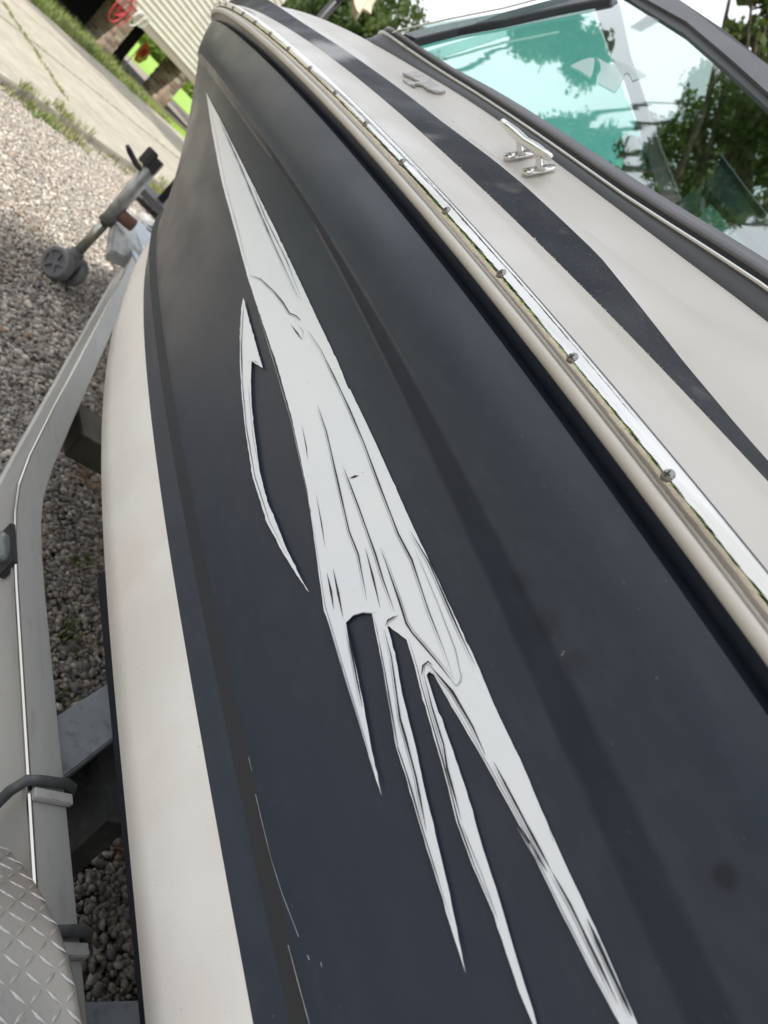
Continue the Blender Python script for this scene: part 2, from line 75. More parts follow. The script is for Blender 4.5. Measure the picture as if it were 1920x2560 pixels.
def bm_obj(name, bm, mats=(), parent=None, smooth=False, bevel=0, recalc=True):
    if recalc: bmesh.ops.recalc_face_normals(bm, faces=bm.faces)
    if bevel: bmesh.ops.bevel(bm, geom=[e for e in bm.edges if e.is_manifold and e.calc_face_angle(0) > .5], offset=bevel, segments=2, affect='EDGES', clamp_overlap=True)
    me = bpy.data.meshes.new(name); bm.to_mesh(me); bm.free()
    return link(name, me, mats, parent, smooth)
def py_obj(name, vs, fs, mats=(), parent=None, smooth=False):
    me = bpy.data.meshes.new(name); me.from_pydata([tuple(v) for v in vs], [], fs); me.update()
    return link(name, me, mats, parent, smooth)
def box(bm, x0, x1, y0, y1, z0, z1):           # survey frame
    vs = [bm.verts.new(W(x, y, z)) for x in (x0, x1) for y in (y0, y1) for z in (z0, z1)]
    for f in ((0, 1, 3, 2), (4, 6, 7, 5), (0, 4, 5, 1), (2, 3, 7, 6), (0, 2, 6, 4), (1, 5, 7, 3)): bm.faces.new([vs[i] for i in f])
def obox(bm, c, ax, ay, az):                   # oriented box: centre and half-axis vectors
    c = Vector(c); ax = Vector(ax); ay = Vector(ay); az = Vector(az)
    vs = [bm.verts.new(c+ax*i+ay*j+az*k) for i in (-1, 1) for j in (-1, 1) for k in (-1, 1)]
    for f in ((0, 1, 3, 2), (4, 6, 7, 5), (0, 4, 5, 1), (2, 3, 7, 6), (0, 2, 6, 4), (1, 5, 7, 3)): bm.faces.new([vs[i] for i in f])
def tube(bm, pts, rad, n=12, cap=True):
    pts = [Vector(p) for p in pts]; rs = rad if isinstance(rad, (list, tuple)) else [rad]*len(pts)
    rings = []; prev = None
    for i, p in enumerate(pts):
        t = (pts[min(i+1, len(pts)-1)]-pts[max(i-1, 0)]).normalized()
        if prev is None:
            a = t.orthogonal().normalized()
        else:
            a = (prev-t*prev.dot(t)).normalized()
        prev = a; b = t.cross(a)
        rings.append([bm.verts.new(p+(a*math.cos(2*math.pi*k/n)+b*math.sin(2*math.pi*k/n))*rs[i]) for k in range(n)])
    for r0, r1 in zip(rings, rings[1:]):
        for k in range(n): bm.faces.new((r0[k], r0[(k+1) % n], r1[(k+1) % n], r1[k]))
    if cap: bm.faces.new(rings[0][::-1]); bm.faces.new(rings[-1])
def plate(bm, pts, thick):
    a = [bm.verts.new(Vector(p)) for p in pts]; b = [bm.verts.new(Vector(p)+Vector(thick)) for p in pts]
    bm.faces.new(a); bm.faces.new(b[::-1]); n = len(a)
    for i in range(n): bm.faces.new((a[i], b[i], b[(i+1) % n], a[(i+1) % n]))
def grid(rows):                                 # rows of points -> verts, quads
    vs = [p for r in rows for p in r]; n = len(rows[0]); fs = []
    for i in range(len(rows)-1):
        for j in range(n-1): fs.append((i*n+j, i*n+j+1, (i+1)*n+j+1, (i+1)*n+j))
    return vs, fs
def merge(parts):
    V = []; F = []
    for vs, fs in parts:
        k = len(V); V += list(vs); F += [tuple(a+k for a in f) for f in fs]
    return V, F

# ---------------------------------------------------------------- materials
def mat(name, col, rough=.5, metal=0, spec=.5, noise=None, bump=None, coat=0, var=0, trans=0, stretch=None, speck=None):
    m = bpy.data.materials.new(name); m.use_nodes = True; t = m.node_tree; b = t.nodes['Principled BSDF']
    b.inputs['Base Color'].default_value = (*col, 1); b.inputs['Roughness'].default_value = rough
    b.inputs['Metallic'].default_value = metal; b.inputs['Specular IOR Level'].default_value = spec
    b.inputs['Coat Weight'].default_value = coat; b.inputs['Coat Roughness'].default_value = .08
    tcn = t.nodes.new('ShaderNodeTexCoord'); vec = tcn.outputs['Object']
    if stretch:
        mp = t.nodes.new('ShaderNodeMapping'); mp.inputs['Scale'].default_value = stretch
        t.links.new(vec, mp.inputs['Vector']); vec = mp.outputs['Vector']
    colout = None
    if noise:                                   # list of (scale, colour2, lo, hi, detail)
        prev = None
        for sc, c2, lo, hi, det in noise:
            n = t.nodes.new('ShaderNodeTexNoise'); n.inputs['Scale'].default_value = sc; n.inputs['Detail'].default_value = det
            t.links.new(vec, n.inputs['Vector'])
            r_ = t.nodes.new('ShaderNodeMapRange'); r_.inputs[1].default_value = lo; r_.inputs[2].default_value = hi
            t.links.new(n.outputs['Fac'], r_.inputs[0])
            x = t.nodes.new('ShaderNodeMix'); x.data_type = 'RGBA'; t.links.new(r_.outputs[0], x.inputs['Factor'])
            if prev is None: x.inputs['A'].default_value = (*col, 1)
            else: t.links.new(prev, x.inputs['A'])
            x.inputs['B'].default_value = (*c2, 1); prev = x.outputs['Result']
        t.links.new(prev, b.inputs['Base Color'])
    if var:
        n = t.nodes.new('ShaderNodeTexNoise'); n.inputs['Scale'].default_value = 9; n.inputs['Detail'].default_value = 5
        t.links.new(vec, n.inputs['Vector'])
        r_ = t.nodes.new('ShaderNodeMapRange'); r_.inputs[1].default_value = .3; r_.inputs[2].default_value = .7
        r_.inputs[3].default_value = max(0, rough-var); r_.inputs[4].default_value = rough+var
        t.links.new(n.outputs['Fac'], r_.inputs[0]); t.links.new(r_.outputs[0], b.inputs['Roughness'])
    if bump:
        prevn = None
        for sc, st, dist in bump:
            n = t.nodes.new('ShaderNodeTexNoise'); n.inputs['Scale'].default_value = sc; n.inputs['Detail'].default_value = 4
            t.links.new(vec, n.inputs['Vector'])
            bp = t.nodes.new('ShaderNodeBump'); bp.inputs['Strength'].default_value = st; bp.inputs['Distance'].default_value = dist
            t.links.new(n.outputs['Fac'], bp.inputs['Height'])
            if prevn: t.links.new(prevn, bp.inputs['Normal'])
            prevn = bp.outputs['Normal']
        t.links.new(prevn, b.inputs['Normal'])
    return m
M = {}
M['navy'] = mat('navy gelcoat', (.033, .043, .064), .35, spec=.42, noise=[(2.5, (.028, .037, .055), .35, .65, 5), (14, (.042, .052, .072), .55, .8, 6), (60, (.037, .047, .067), .5, .75, 3), (260, (.11, .12, .14), .73, .80, 2)], bump=[(2.2, .06, .02)], coat=.0, var=.06, stretch=(.6, 1, 1.4))
M['white'] = mat('white gelcoat', (.58, .545, .50), .34, spec=.5, noise=[(4, (.54, .505, .455), .4, .7, 6), (150, (.60, .57, .53), .66, .80, 3), (700, (.34, .30, .26), .76, .82, 2)], bump=[(300, .06, .0006)], var=.08)
M['boot'] = mat('cream gelcoat', (.86, .82, .77), .36, noise=[(5, (.85, .76, .69), .45, .75, 6), (9, (.90, .87, .82), .4, .6, 5), (3, (.80, .77, .72), .5, .7, 6), (420, (.36, .31, .27), .69, .80, 4)], bump=[(260, .10, .0008)], var=.08)
M['stripe'] = mat('worn navy deck stripe', (.006, .009, .016), .5, spec=.18, noise=[(7, (.014, .016, .022), .45, .62, 6), (11, (.17, .155, .14), .60, .80, 5), (300, (.08, .085, .09), .6, .8, 3)], bump=[(400, .15, .0006)], var=.1)
def wear(m, x0, wd, c):
    t = m.node_tree; b = t.nodes['Principled BSDF']; src = b.inputs['Base Color'].links[0].from_socket
    g = t.nodes.new('ShaderNodeNewGeometry'); sp_ = t.nodes.new('ShaderNodeSeparateXYZ'); t.links.new(g.outputs['Position'], sp_.inputs[0])
    n = t.nodes.new('ShaderNodeTexNoise'); n.inputs['Scale'].default_value = 18; n.inputs['Detail'].default_value = 6
    a1 = t.nodes.new('ShaderNodeMath'); a1.operation = 'SUBTRACT'; a1.inputs[1].default_value = x0; t.links.new(sp_.outputs[0], a1.inputs[0])
    a2 = t.nodes.new('ShaderNodeMath'); a2.operation = 'ABSOLUTE'; t.links.new(a1.outputs[0], a2.inputs[0])
    a3 = t.nodes.new('ShaderNodeMapRange'); a3.inputs[1].default_value = 0; a3.inputs[2].default_value = wd; a3.inputs[3].default_value = 1.1; a3.inputs[4].default_value = 0; t.links.new(a2.outputs[0], a3.inputs[0])
    a4 = t.nodes.new('ShaderNodeMath'); a4.operation = 'ADD'; t.links.new(a3.outputs[0], a4.inputs[0]); t.links.new(n.outputs['Fac'], a4.inputs[1])
    a5 = t.nodes.new('ShaderNodeMapRange'); a5.inputs[1].default_value = .9; a5.inputs[2].default_value = 1.35; t.links.new(a4.outputs[0], a5.inputs[0])
    x = t.nodes.new('ShaderNodeMix'); x.data_type = 'RGBA'; t.links.new(a5.outputs[0], x.inputs['Factor']); t.links.new(src, x.inputs['A']); x.inputs['B'].default_value = (*c, 1)
    t.links.new(x.outputs['Result'], b.inputs['Base Color'])
wear(M['stripe'], 1.70, .16, (.34, .34, .34))
def dent_shade_and_scuffs(m, spots, c):
    t = m.node_tree; b = t.nodes['Principled BSDF']; g = t.nodes.new('ShaderNodeNewGeometry')
    n = t.nodes.new('ShaderNodeTexNoise'); n.inputs['Scale'].default_value = 28; n.inputs['Detail'].default_value = 6
    for p, r_, k in spots:
        src = b.inputs['Base Color'].links[0].from_socket
        d = t.nodes.new('ShaderNodeVectorMath'); d.operation = 'DISTANCE'; t.links.new(g.outputs['Position'], d.inputs[0]); d.inputs[1].default_value = p
        a = t.nodes.new('ShaderNodeMapRange'); a.inputs[1].default_value = 0; a.inputs[2].default_value = r_; a.inputs[3].default_value = 1; a.inputs[4].default_value = 0; t.links.new(d.outputs['Value'], a.inputs[0])
        ad = t.nodes.new('ShaderNodeMath'); ad.operation = 'ADD'; t.links.new(a.outputs[0], ad.inputs[0]); t.links.new(n.outputs['Fac'], ad.inputs[1])
        mr = t.nodes.new('ShaderNodeMapRange'); mr.inputs[1].default_value = .75; mr.inputs[2].default_value = 1.15; mr.inputs[4].default_value = k; t.links.new(ad.outputs[0], mr.inputs[0])
        x = t.nodes.new('ShaderNodeMix'); x.data_type = 'RGBA'; t.links.new(mr.outputs[0], x.inputs['Factor']); t.links.new(src, x.inputs['A']); x.inputs['B'].default_value = (*c, 1)
        t.links.new(x.outputs['Result'], b.inputs['Base Color'])
dent_shade_and_scuffs(M['navy'], [((.102, -.500, CAM_Z-.0824), .0125, .9), ((.345, -.499, CAM_Z-.076), .017, .5), ((.300, -.498, CAM_Z-.079), .019, .55), ((.262, -.497, CAM_Z-.079), .014, .45)], (.012, .015, .024))  # first spot paints a dent's shading, the others are scuffs
M['decal'] = mat('silver white vinyl', (.94, .97, 1.0), .24, metal=.06, spec=.6, noise=[(6, (.91, .95, 1.0), .4, .7, 4), (120, (.80, .82, .86), .70, .8, 3)], bump=[(5, .08, .003)], var=.05)
M['crease'] = mat('dark crease reflection and tear', (.03, .032, .04), .35)  # strokes paint dark reflections of embossed creases; a few are tears
M['crease2'] = mat('grey crease shading', (.42, .44, .48), .35)  # thin and offset strokes paint the creases' shading
M['chrome'] = mat('polished stainless insert', (.70, .69, .67), .12, metal=1, noise=[(40, (.50, .48, .44), .45, .75, 5)], bump=[(260, .22, .0010), (60, .16, .003)], var=.06, stretch=(.04, 1, 1))
M['chrome2'] = mat('polished stainless', (.74, .72, .69), .07, metal=1, bump=[(60, .15, .001)])
M['vinyl'] = mat('cream vinyl rail', (.70, .665, .61), .38, noise=[(20, (.63, .59, .53), .45, .7, 5)], stretch=(.3, 1, 1), bump=[(90, .1, .001)])
M['rubber'] = mat('black rubber', (.022, .023, .026), .45, bump=[(120, .15, .001)])
M['frame'] = mat('grey anodised frame', (.165, .165, .175), .42, metal=.55, noise=[(500, (.24, .24, .25), .5, .75, 2), (6, (.13, .13, .14), .4, .7, 4)], bump=[(900, .15, .0003)])
M['silver'] = mat('bright beam highlight', (.62, .60, .57), .2, metal=1)
M['alu'] = mat('brushed aluminium beam', (.44, .44, .435), .42, metal=.4, noise=[(7, (.52, .515, .50), .4, .7, 5), (120, (.36, .35, .33), .55, .8, 4)], bump=[(160, .12, .001)], stretch=(.12, 1, 1), var=.08)
M['alu2'] = mat('bright aluminium web', (.60, .60, .585), .38, metal=.35, noise=[(5, (.44, .43, .41), .4, .7, 5), (24, (.58, .52, .46), .6, .8, 3)], stretch=(.25, 1, 1), bump=[(120, .08, .001)])
M['galv'] = mat('galvanised steel', (.50, .55, .60), .40, metal=.35, noise=[(14, (.66, .70, .74), .5, .7, 6), (50, (.36, .40, .44), .55, .7, 4)], bump=[(50, .1, .001)])
M['olive'] = mat('dull painted steel', (.11, .105, .085), .6, noise=[(20, (.07, .065, .05), .4, .7, 4)])
M['steel'] = mat('grey painted steel', (.50, .50, .48), .4, metal=.3, noise=[(30, (.32, .32, .31), .45, .7, 4)])
M['zinc'] = mat('zinc plated tube', (.42, .41, .36), .3, metal=.8)
M['plastic'] = mat('grey plastic wheel', (.20, .20, .205), .55)
M['blackp'] = mat('black plastic', (.03, .03, .034), .4)
M['rod'] = mat('dark coated rod', (.06, .065, .068), .45, noise=[(60, (.10, .10, .10), .5, .7, 4)])
M['carpet'] = mat('black bunk carpet', (.008, .010, .016), .9, bump=[(500, .6, .002)])
M['tread'] = mat('diamond plate aluminium', (.44, .43, .41), .36, metal=.62, noise=[(6, (.50, .44, .41), .5, .75, 5), (180, (.36, .35, .34), .6, .8, 3)], bump=[(700, .2, .0004)], var=.08)
M['stone'] = None
M['concrete'] = mat('weathered concrete', (.37, .335, .27), .85, noise=[(1.2, (.29, .265, .215), .35, .65, 6), (9, (.42, .385, .32), .5, .7, 5), (60, (.30, .27, .22), .62, .75, 4)], bump=[(80, .3, .004)])
M['dirt'] = mat('gravel bed', (.30, .26, .21), .9, noise=[(60, (.42, .38, .32), .45, .6, 6), (130, (.10, .09, .08), .55, .62, 4)], bump=[(60, .8, .015)])
M['grassbase'] = mat('lawn', (.23, .40, .035), .8, noise=[(.25, (.17, .31, .03), .4, .65, 6), (2, (.30, .42, .07), .45, .7, 5)], bump=[(30, .6, .03)])
M['blade'] = mat('grass blade', (.11, .17, .035), .6, noise=[(3, (.22, .22, .08), .35, .6, 3)])
M['siding'] = mat('cream siding', (.74, .70, .60), .5, noise=[(3, (.68, .64, .54), .4, .7, 4)])
M['fascia'] = mat('tan trim board', (.40, .33, .28), .6)
M['dark'] = mat('crawl space shade', (.010, .010, .009), .95)  # shade under the house put into the colour
M['mortar'] = mat('mortar', (.42, .37, .32), .9, bump=[(90, .4, .004)])
def brickmat(i):
    c = [(.34, .22, .18), (.42, .30, .25), (.26, .17, .15), (.52, .42, .36)][i]
    return mat('clay brick %d' % i, c, .85, noise=[(30, tuple(v*.7 for v in c), .4, .7, 4)], bump=[(90, .4, .003)])
M['bricks'] = [brickmat(i) for i in range(4)]
M['bark'] = mat('bark', (.10, .08, .06), .9, noise=[(12, (.05, .04, .03), .4, .6, 5)], bump=[(18, .8, .03)], stretch=(1, 1, .3))
def leafmat(name, c, c2):
    m = mat(name, c, .5, noise=[(.9, c2, .4, .65, 3), (7, tuple(v*.7 for v in c), .5, .8, 2)])
    t = m.node_tree; b = t.nodes['Principled BSDF']; o = t.nodes['Material Output']
    tr = t.nodes.new('ShaderNodeBsdfTranslucent'); tr.inputs['Color'].default_value = (c[0]*2.2, c[1]*2.2, c[2]*1.2, 1)
    ms = t.nodes.new('ShaderNodeMixShader'); ms.inputs[0].default_value = .35
    t.links.new(b.outputs[0], ms.inputs[1]); t.links.new(tr.outputs[0], ms.inputs[2]); t.links.new(ms.outputs[0], o.inputs['Surface'])
    return m
M['leaf'] = leafmat('oak leaves', (.050, .085, .022), (.095, .125, .035))
M['leaf2'] = leafmat('dark leaves', (.036, .066, .020), (.07, .10, .03))
M['leaf3'] = leafmat('light leaves', (.13, .19, .035), (.20, .22, .06))
def glassmat(name, tint, refl):
    m = bpy.data.materials.new(name); m.use_nodes = True; t = m.node_tree; t.nodes.clear()
    o = t.nodes.new('ShaderNodeOutputMaterial'); tr = t.nodes.new('ShaderNodeBsdfTransparent'); gl = t.nodes.new('ShaderNodeBsdfGlossy')
    tr.inputs['Color'].default_value = (*tint, 1); gl.inputs['Roughness'].default_value = .02; gl.inputs['Color'].default_value = (.95, 1, .98, 1)
    ge = t.nodes.new('ShaderNodeNewGeometry'); dp = t.nodes.new('ShaderNodeVectorMath'); dp.operation = 'DOT_PRODUCT'
    t.links.new(ge.outputs['Incoming'], dp.inputs[0]); t.links.new(ge.outputs['Normal'], dp.inputs[1])
    ab = t.nodes.new('ShaderNodeMath'); ab.operation = 'ABSOLUTE'; t.links.new(dp.outputs['Value'], ab.inputs[0])
    fr = t.nodes.new('ShaderNodeMapRange'); fr.inputs[1].default_value = 1; fr.inputs[2].default_value = 0; fr.inputs[3].default_value = refl; fr.inputs[4].default_value = 1
    pw = t.nodes.new('ShaderNodeMath'); pw.operation = 'POWER'; pw.inputs[1].default_value = 4
    om = t.nodes.new('ShaderNodeMath'); om.operation = 'SUBTRACT'; om.inputs[0].default_value = 1; t.links.new(ab.outputs[0], om.inputs[1])
    t.links.new(om.outputs[0], pw.inputs[0]); fr.inputs[1].default_value = 0; fr.inputs[2].default_value = 1; t.links.new(pw.outputs[0], fr.inputs[0])
    n = t.nodes.new('ShaderNodeTexNoise'); n.inputs['Scale'].default_value = 5
    bp = t.nodes.new('ShaderNodeBump'); bp.inputs['Strength'].default_value = .03; bp.inputs['Distance'].default_value = .01
    t.links.new(n.outputs['Fac'], bp.inputs['Height']); t.links.new(bp.outputs['Normal'], gl.inputs['Normal'])
    ms = t.nodes.new('ShaderNodeMixShader'); t.links.new(fr.outputs[0], ms.inputs[0])
    t.links.new(tr.outputs[0], ms.inputs[1]); t.links.new(gl.outputs[0], ms.inputs[2]); t.links.new(ms.outputs[0], o.inputs['Surface'])
    return m
M['glass'] = glassmat('tinted side glass', (.55, .72, .67), .36)
M['teal'] = glassmat('teal windshield glass', (.27, .74, .64), .06)
def film(name, c, a):
    m = mat(name, c, .3); b = m.node_tree.nodes['Principled BSDF']; b.inputs['Alpha'].default_value = a; return m
M['film'] = film('faded sticker film', (.72, .80, .78), .38)
M['film2'] = film('tape residue', (.35, .35, .33), .35)
M['emblem'] = mat('weathered grey emblem', (.40, .39, .37), .5, noise=[(60, (.55, .54, .52), .45, .6, 6), (160, (.25, .25, .25), .6, .7, 3)], bump=[(150, .5, .002)])
M['red'] = mat('red hose', (.55, .06, .08), .35); M['whitec'] = mat('white cord', (.75, .73, .70), .4)
M['orange'] = mat('orange nylon', (.85, .20, .02), .6); M['yellow'] = mat('yellow nylon', (.80, .62, .06), .6); M['redn'] = mat('red nylon', (.55, .02, .01), .6)
M['canvas'] = mat('cream canvas', (.62, .54, .42), .8, bump=[(200, .2, .001)])
M['head'] = mat('dark windshield header', (.075, .062, .055), .5)

# ---------------------------------------------------------------- boat hull lines
LN = DATA['LN']; GX = np.array(DATA['GX']); SC = np.array(DATA['SC']); SXS = DATA['SXS']
def zs(x):
    x = np.asarray(x, float); xc = np.clip(x, .1, 2.3)
    return np.polyval(SC, xc)+np.polyval(np.polyder(SC), xc)*(x-xc)*np.where(x > xc, .6, 1)
def yplan(x, y0, xs, x0):
    s = np.clip((np.asarray(x, float)-x0)/(xs-x0), 0, 1)
    return y0+(YC-y0)*(1-np.sqrt(np.clip(1-s**2.6, 0, 1)))
def lz(n, x): return zs(x)+np.interp(x, GX, LN[n]['d'])
def fade(x):
    t = np.clip((np.asarray(x, float)-1.5)/1.5, 0, 1); return 1-.92*t*t*(3-2*t)
def ly(n, x):
    o = LN[n]
    return yplan(x, .488, SXS, 1.1)+o['dy']*fade(x) if 'dy' in o else yplan(x, o['y0'], o['xs'], o['x0'])
NV = 190
Vp = 1-(1-np.linspace(0, 1, NV))**1.35
def linepts(n, dy=0, dz=0, x_aft=-1.6, share=1.9, y0=None, xs=None, x0=None, zf=None):
    if n is None: o = dict(y0=y0, xs=xs, x0=x0)
    else: o = LN[n]
    XS = o['xs']
    x = x_aft+(3.4-x_aft)*Vp                                    # common stations, then squeezed to this line's own stem
    sh = min(share, XS-.6)
    x = np.where(x < sh, x, sh+(XS-sh)*(x-sh)/(3.4-sh))
    y = np.minimum(ly(n, x), YC) if n and 'dy' in o else yplan(x, o['y0'], XS, o['x0'])
    k = np.clip((YC-y)/(YC-o['y0']), 0, 1)                      # offsets fade out at the stem
    z = (lz(n, x) if n else zf(x))+dz
    return [(a, min(YC, b+dy*kk), c) for a, b, c, kk in zip(x, y, z, k)]
def strips(rows, mirror=True):
    vs, fs = grid([[W(*p) for p in r] for r in rows]); parts = [(vs, fs)]
    if mirror:
        vs2, fs2 = grid([[W(p[0], 2*YC-p[1], p[2]) for p in r] for r in rows]); parts.append((vs2, [f[::-1] for f in fs2]))
    return merge(parts)
def lerp_rows(a, b, n, bow=0):
    out = []
    for i in range(1, n):
        t = i/n; out.append([(p[0]+(q[0]-p[0])*t, p[1]+(q[1]-p[1])*t-bow*4*t*(1-t)*min(1, (YC-p[1])*2), p[2]+(q[2]-p[2])*t) for p, q in zip(a, b)])
    return out
boat = empty('boat', W(0.8, YC, -.6))
tag(boat, 'navy and cream speedboat with long silver spear graphics down its side, resting on the trailer', 'boat')
# hull side from the cream boot band up to the rub rail
H5 = linepts('H5'); H4 = linepts('H4'); OLb = linepts('olive', -.003, -.0055); OLt = linepts('olive', .006, .0055)
BB = linepts('bandB'); BT = linepts('bandT'); GR0 = linepts('groove', -.004, -.007); GR = linepts('groove', .009, -.001); GR1 = linepts('groove', -.003, .005); VY = linepts('vinyl', .004, .001)
def near_row(a, b, t): return [tuple(p+(q-p)*t for p, q in zip(u, v)) for u, v in zip(a, b)]
rows = [H4]+lerp_rows(H4, OLb, 3)+[OLb]
V1, F1 = strips(rows); hull_low = (V1, F1)
V2, F2 = strips([OLt]+lerp_rows(OLt, BB, 8)+[near_row(BB, OLt, .012), BB, near_row(BB, BT, .15)]+[near_row(BT, BB, .15), BT, near_row(BT, GR0, .04)]+lerp_rows(BT, GR0, 6, .003)+[GR0, GR, GR1, VY])
V3, F3 = strips([OLb]+lerp_rows(OLb, OLt, 2)+[OLt])
V, F = merge([hull_low, (V2, F2)])
py_obj('chine_reflection', V3, F3, mat('painted chine reflection', (.026, .025, .024), .55, spec=.25, noise=[(4, (.020, .021, .023), .4, .6, 4)], stretch=(.4, 1, 1)), boat, True)  # strip coloured to stand for the trailer beam's reflection
o = py_obj('hull', V, F, M['navy'], boat, True)
bmx = bmesh.new(); bmx.from_mesh(o.data); bmesh.ops.remove_doubles(bmx, verts=bmx.verts, dist=1e-6)
for e in bmx.edges:
    if e.is_manifold and e.calc_face_angle(0) > .9: e.smooth = False
bmx.to_mesh(o.data); bmx.free()
keel = [(x, YC, -.70+.34*max(0, (x-1.2)/1.5)**2) for x, y, z in H5]
H5b = [(x, y+.02*min(1, (YC-y)*3), z-.012) for x, y, z in H5]
V, F = strips([keel, H5b, H5]+lerp_rows(H5, H4, 4, .004)+[H4])
o = py_obj('hull_bottom', V, F, M['boot'], boat, True)
# transom closes the stern
bm = bmesh.new()
tr = [VY[0], BT[0], BB[0], OLt[0], H4[0], H5[0], keel[0]]
plate(bm, [W(*p) for p in tr]+[W(p[0], 2*YC-p[1], p[2]) for p in tr[::-1][1:]], (.02, 0, 0)); bm_obj('transom', bm, M['navy'], boat)
# rub rail: cream vinyl body, stainless insert, screws
def rail(prof):  # (dy, dz) round the section, relative to the screw line
    rws = []
    for dy, dz in prof:
        rws.append(linepts(None, dy, 0, y0=.488, xs=SXS, x0=1.1, zf=lambda x, dz=dz: zs(x)+dz))
    return strips(rws)
V, F = rail([(.008, -.021), (.004, -.023), (-.002, -.022), (-.0045, -.018), (-.005, -.014), (-.003, -.0115), (.004, -.011), (.0045, -.0105), (.006, .009), (.018, .011)])
py_obj('rub_rail', V, F, M['vinyl'], boat, True)
arc = [(.004-.0095*math.cos(R(a)), -.0005+.0115*math.sin(R(a))) for a in range(-80, 101, 15)]
V, F = rail([(.004, -.0118)]+arc+[(.010, .0112)])
insert = py_obj('rail_insert', V, F, M['chrome'], boat, True)
V, F = rail([(.010, .0112), (.0115, .0125), (.0165, .0120), (.017, .0100)])
py_obj('rail_gasket', V, F, M['rubber'], boat, True)
# deck
D1 = linepts('D1', .0, -.002); D2 = linepts('D2'); D2b = linepts('D2', .012, .010); D3 = linepts('D3', -.006, -.007); D3b = linepts('D3'); D4 = linepts('D4'); D5 = linepts('D5'); D6 = linepts('D6'); D6b = linepts('D6', .008, .004); D7 = linepts('D7')
for a, b in zip(D4, D5):
    pass
V, F = merge([strips([D1]+lerp_rows(D1, D2, 3, -.003)+[D2, D2b, D3, D3b, D4]), strips([D5, D6, D6b, D7])])
py_obj('side_deck', V, F, M['white'], boat, True)
V, F = strips([D4]+lerp_rows(D4, D5, 3)+[D5]); py_obj('deck_stripe', V, F, M['stripe'], boat, True)
fore = [i for i, p in enumerate(D7) if p[0] > 1.72]
rA = [D7[i] for i in fore]; rB = [(p[0], p[1]+(YC-p[1])*.5, p[2]+.004) for p in rA]; rC = [(p[0], YC, p[2]+.006) for p in rA]
V, F = strips([rA, rB, rC]); py_obj('foredeck', V, F, M['white'], boat, True)
# cockpit liner and sole
bm = bmesh.new(); box(bm, -1.55, 1.9, .80, .82, -.42, .20); box(bm, -1.55, 1.9, 2*YC-.82, 2*YC-.80, -.42, .20); box(bm, -1.55, 1.95, .82, 2*YC-.82, -.44, -.42); box(bm, 1.9, 1.93, .8, 2*YC-.8, -.42, .30)
bm_obj('cockpit_liner', bm, M['frame'], boat)
# screws along the insert: every 6 inches of rail length
bm = bmesh.new()
prof = [(0, .0016), (.0022, .0015), (.0037, .0008), (.0043, 0)]
rings = []
for r_, h in prof[1:]:
    rings.append([bm.verts.new((r_*math.cos(2*math.pi*k/16), r_*math.sin(2*math.pi*k/16), h)) for k in range(16)])
top = bm.verts.new((0, 0, .0016))
for k in range(16): bm.faces.new((top, rings[0][k], rings[0][(k+1) % 16]))
for a, b in zip(rings, rings[1:]):
    for k in range(16): bm.faces.new((a[k], b[k], b[(k+1) % 16], a[(k+1) % 16]))
screw_me = bpy.data.meshes.new('screw'); bm.to_mesh(screw_me); bm.free(); screw_me.materials.append(mat('dull stainless screw', (.30, .29, .27), .28, metal=1)); screw_me.materials.append(M['rubber'])
bm = bmesh.new(); bm.from_mesh(screw_me)
for a in (0, 1):
    l, w_ = (.0024, .00045) if a == 0 else (.00045, .0024)
    vs = [bm.verts.new((sx*l, sy*w_, .00185)) for sx, sy in ((-1, -1), (1, -1), (1, 1), (-1, 1))]; f = bm.faces.new(vs); f.material_index = 1
bm.to_mesh(screw_me); bm.free(); screw_me.polygons.foreach_set('use_smooth', [True]*len(screw_me.polygons))
xsn = np.linspace(-1.4, 3.3, 3000); ysn = yplan(xsn, .488, SXS, 1.1); zsn = zs(xsn)
seg = np.concatenate([[0], np.cumsum(np.sqrt(np.diff(xsn)**2+np.diff(ysn)**2+np.diff(zsn)**2))])
s0 = np.interp(.319, xsn, seg)
def put_screw(me, p, nrm, parent, rot=0, sc=1):
    q = Vector(nrm).to_track_quat('Z', 'Y').to_matrix().to_4x4() @ Matrix.Rotation(rot, 4, 'Z')
    o = bpy.data.objects.new('screw', me); C.objects.link(o); o.parent = parent
    o.matrix_local = Matrix.Translation(p) @ q @ Matrix.Scale(sc, 4); return o
for k in range(-8, 18):
    s_ = s0+k*.1524
    if s_ < .05 or s_ > seg[-1]-.05: continue
    x = float(np.interp(s_, seg, xsn)); y = float(np.interp(x, xsn, ysn)); z = float(zs(x)); sl = float(np.interp(x+.01, xsn, ysn)-y)/.01
    n_ = Vector((sl*.9, -(-1)*1.0, .10)); n_ = Vector((-sl*-1, 1.0, .10)).normalized()     # outboard, a little up
    put_screw(screw_me, W(x, y-.0053, z+.0003), n_, insert, random.random()*3, 1.3)
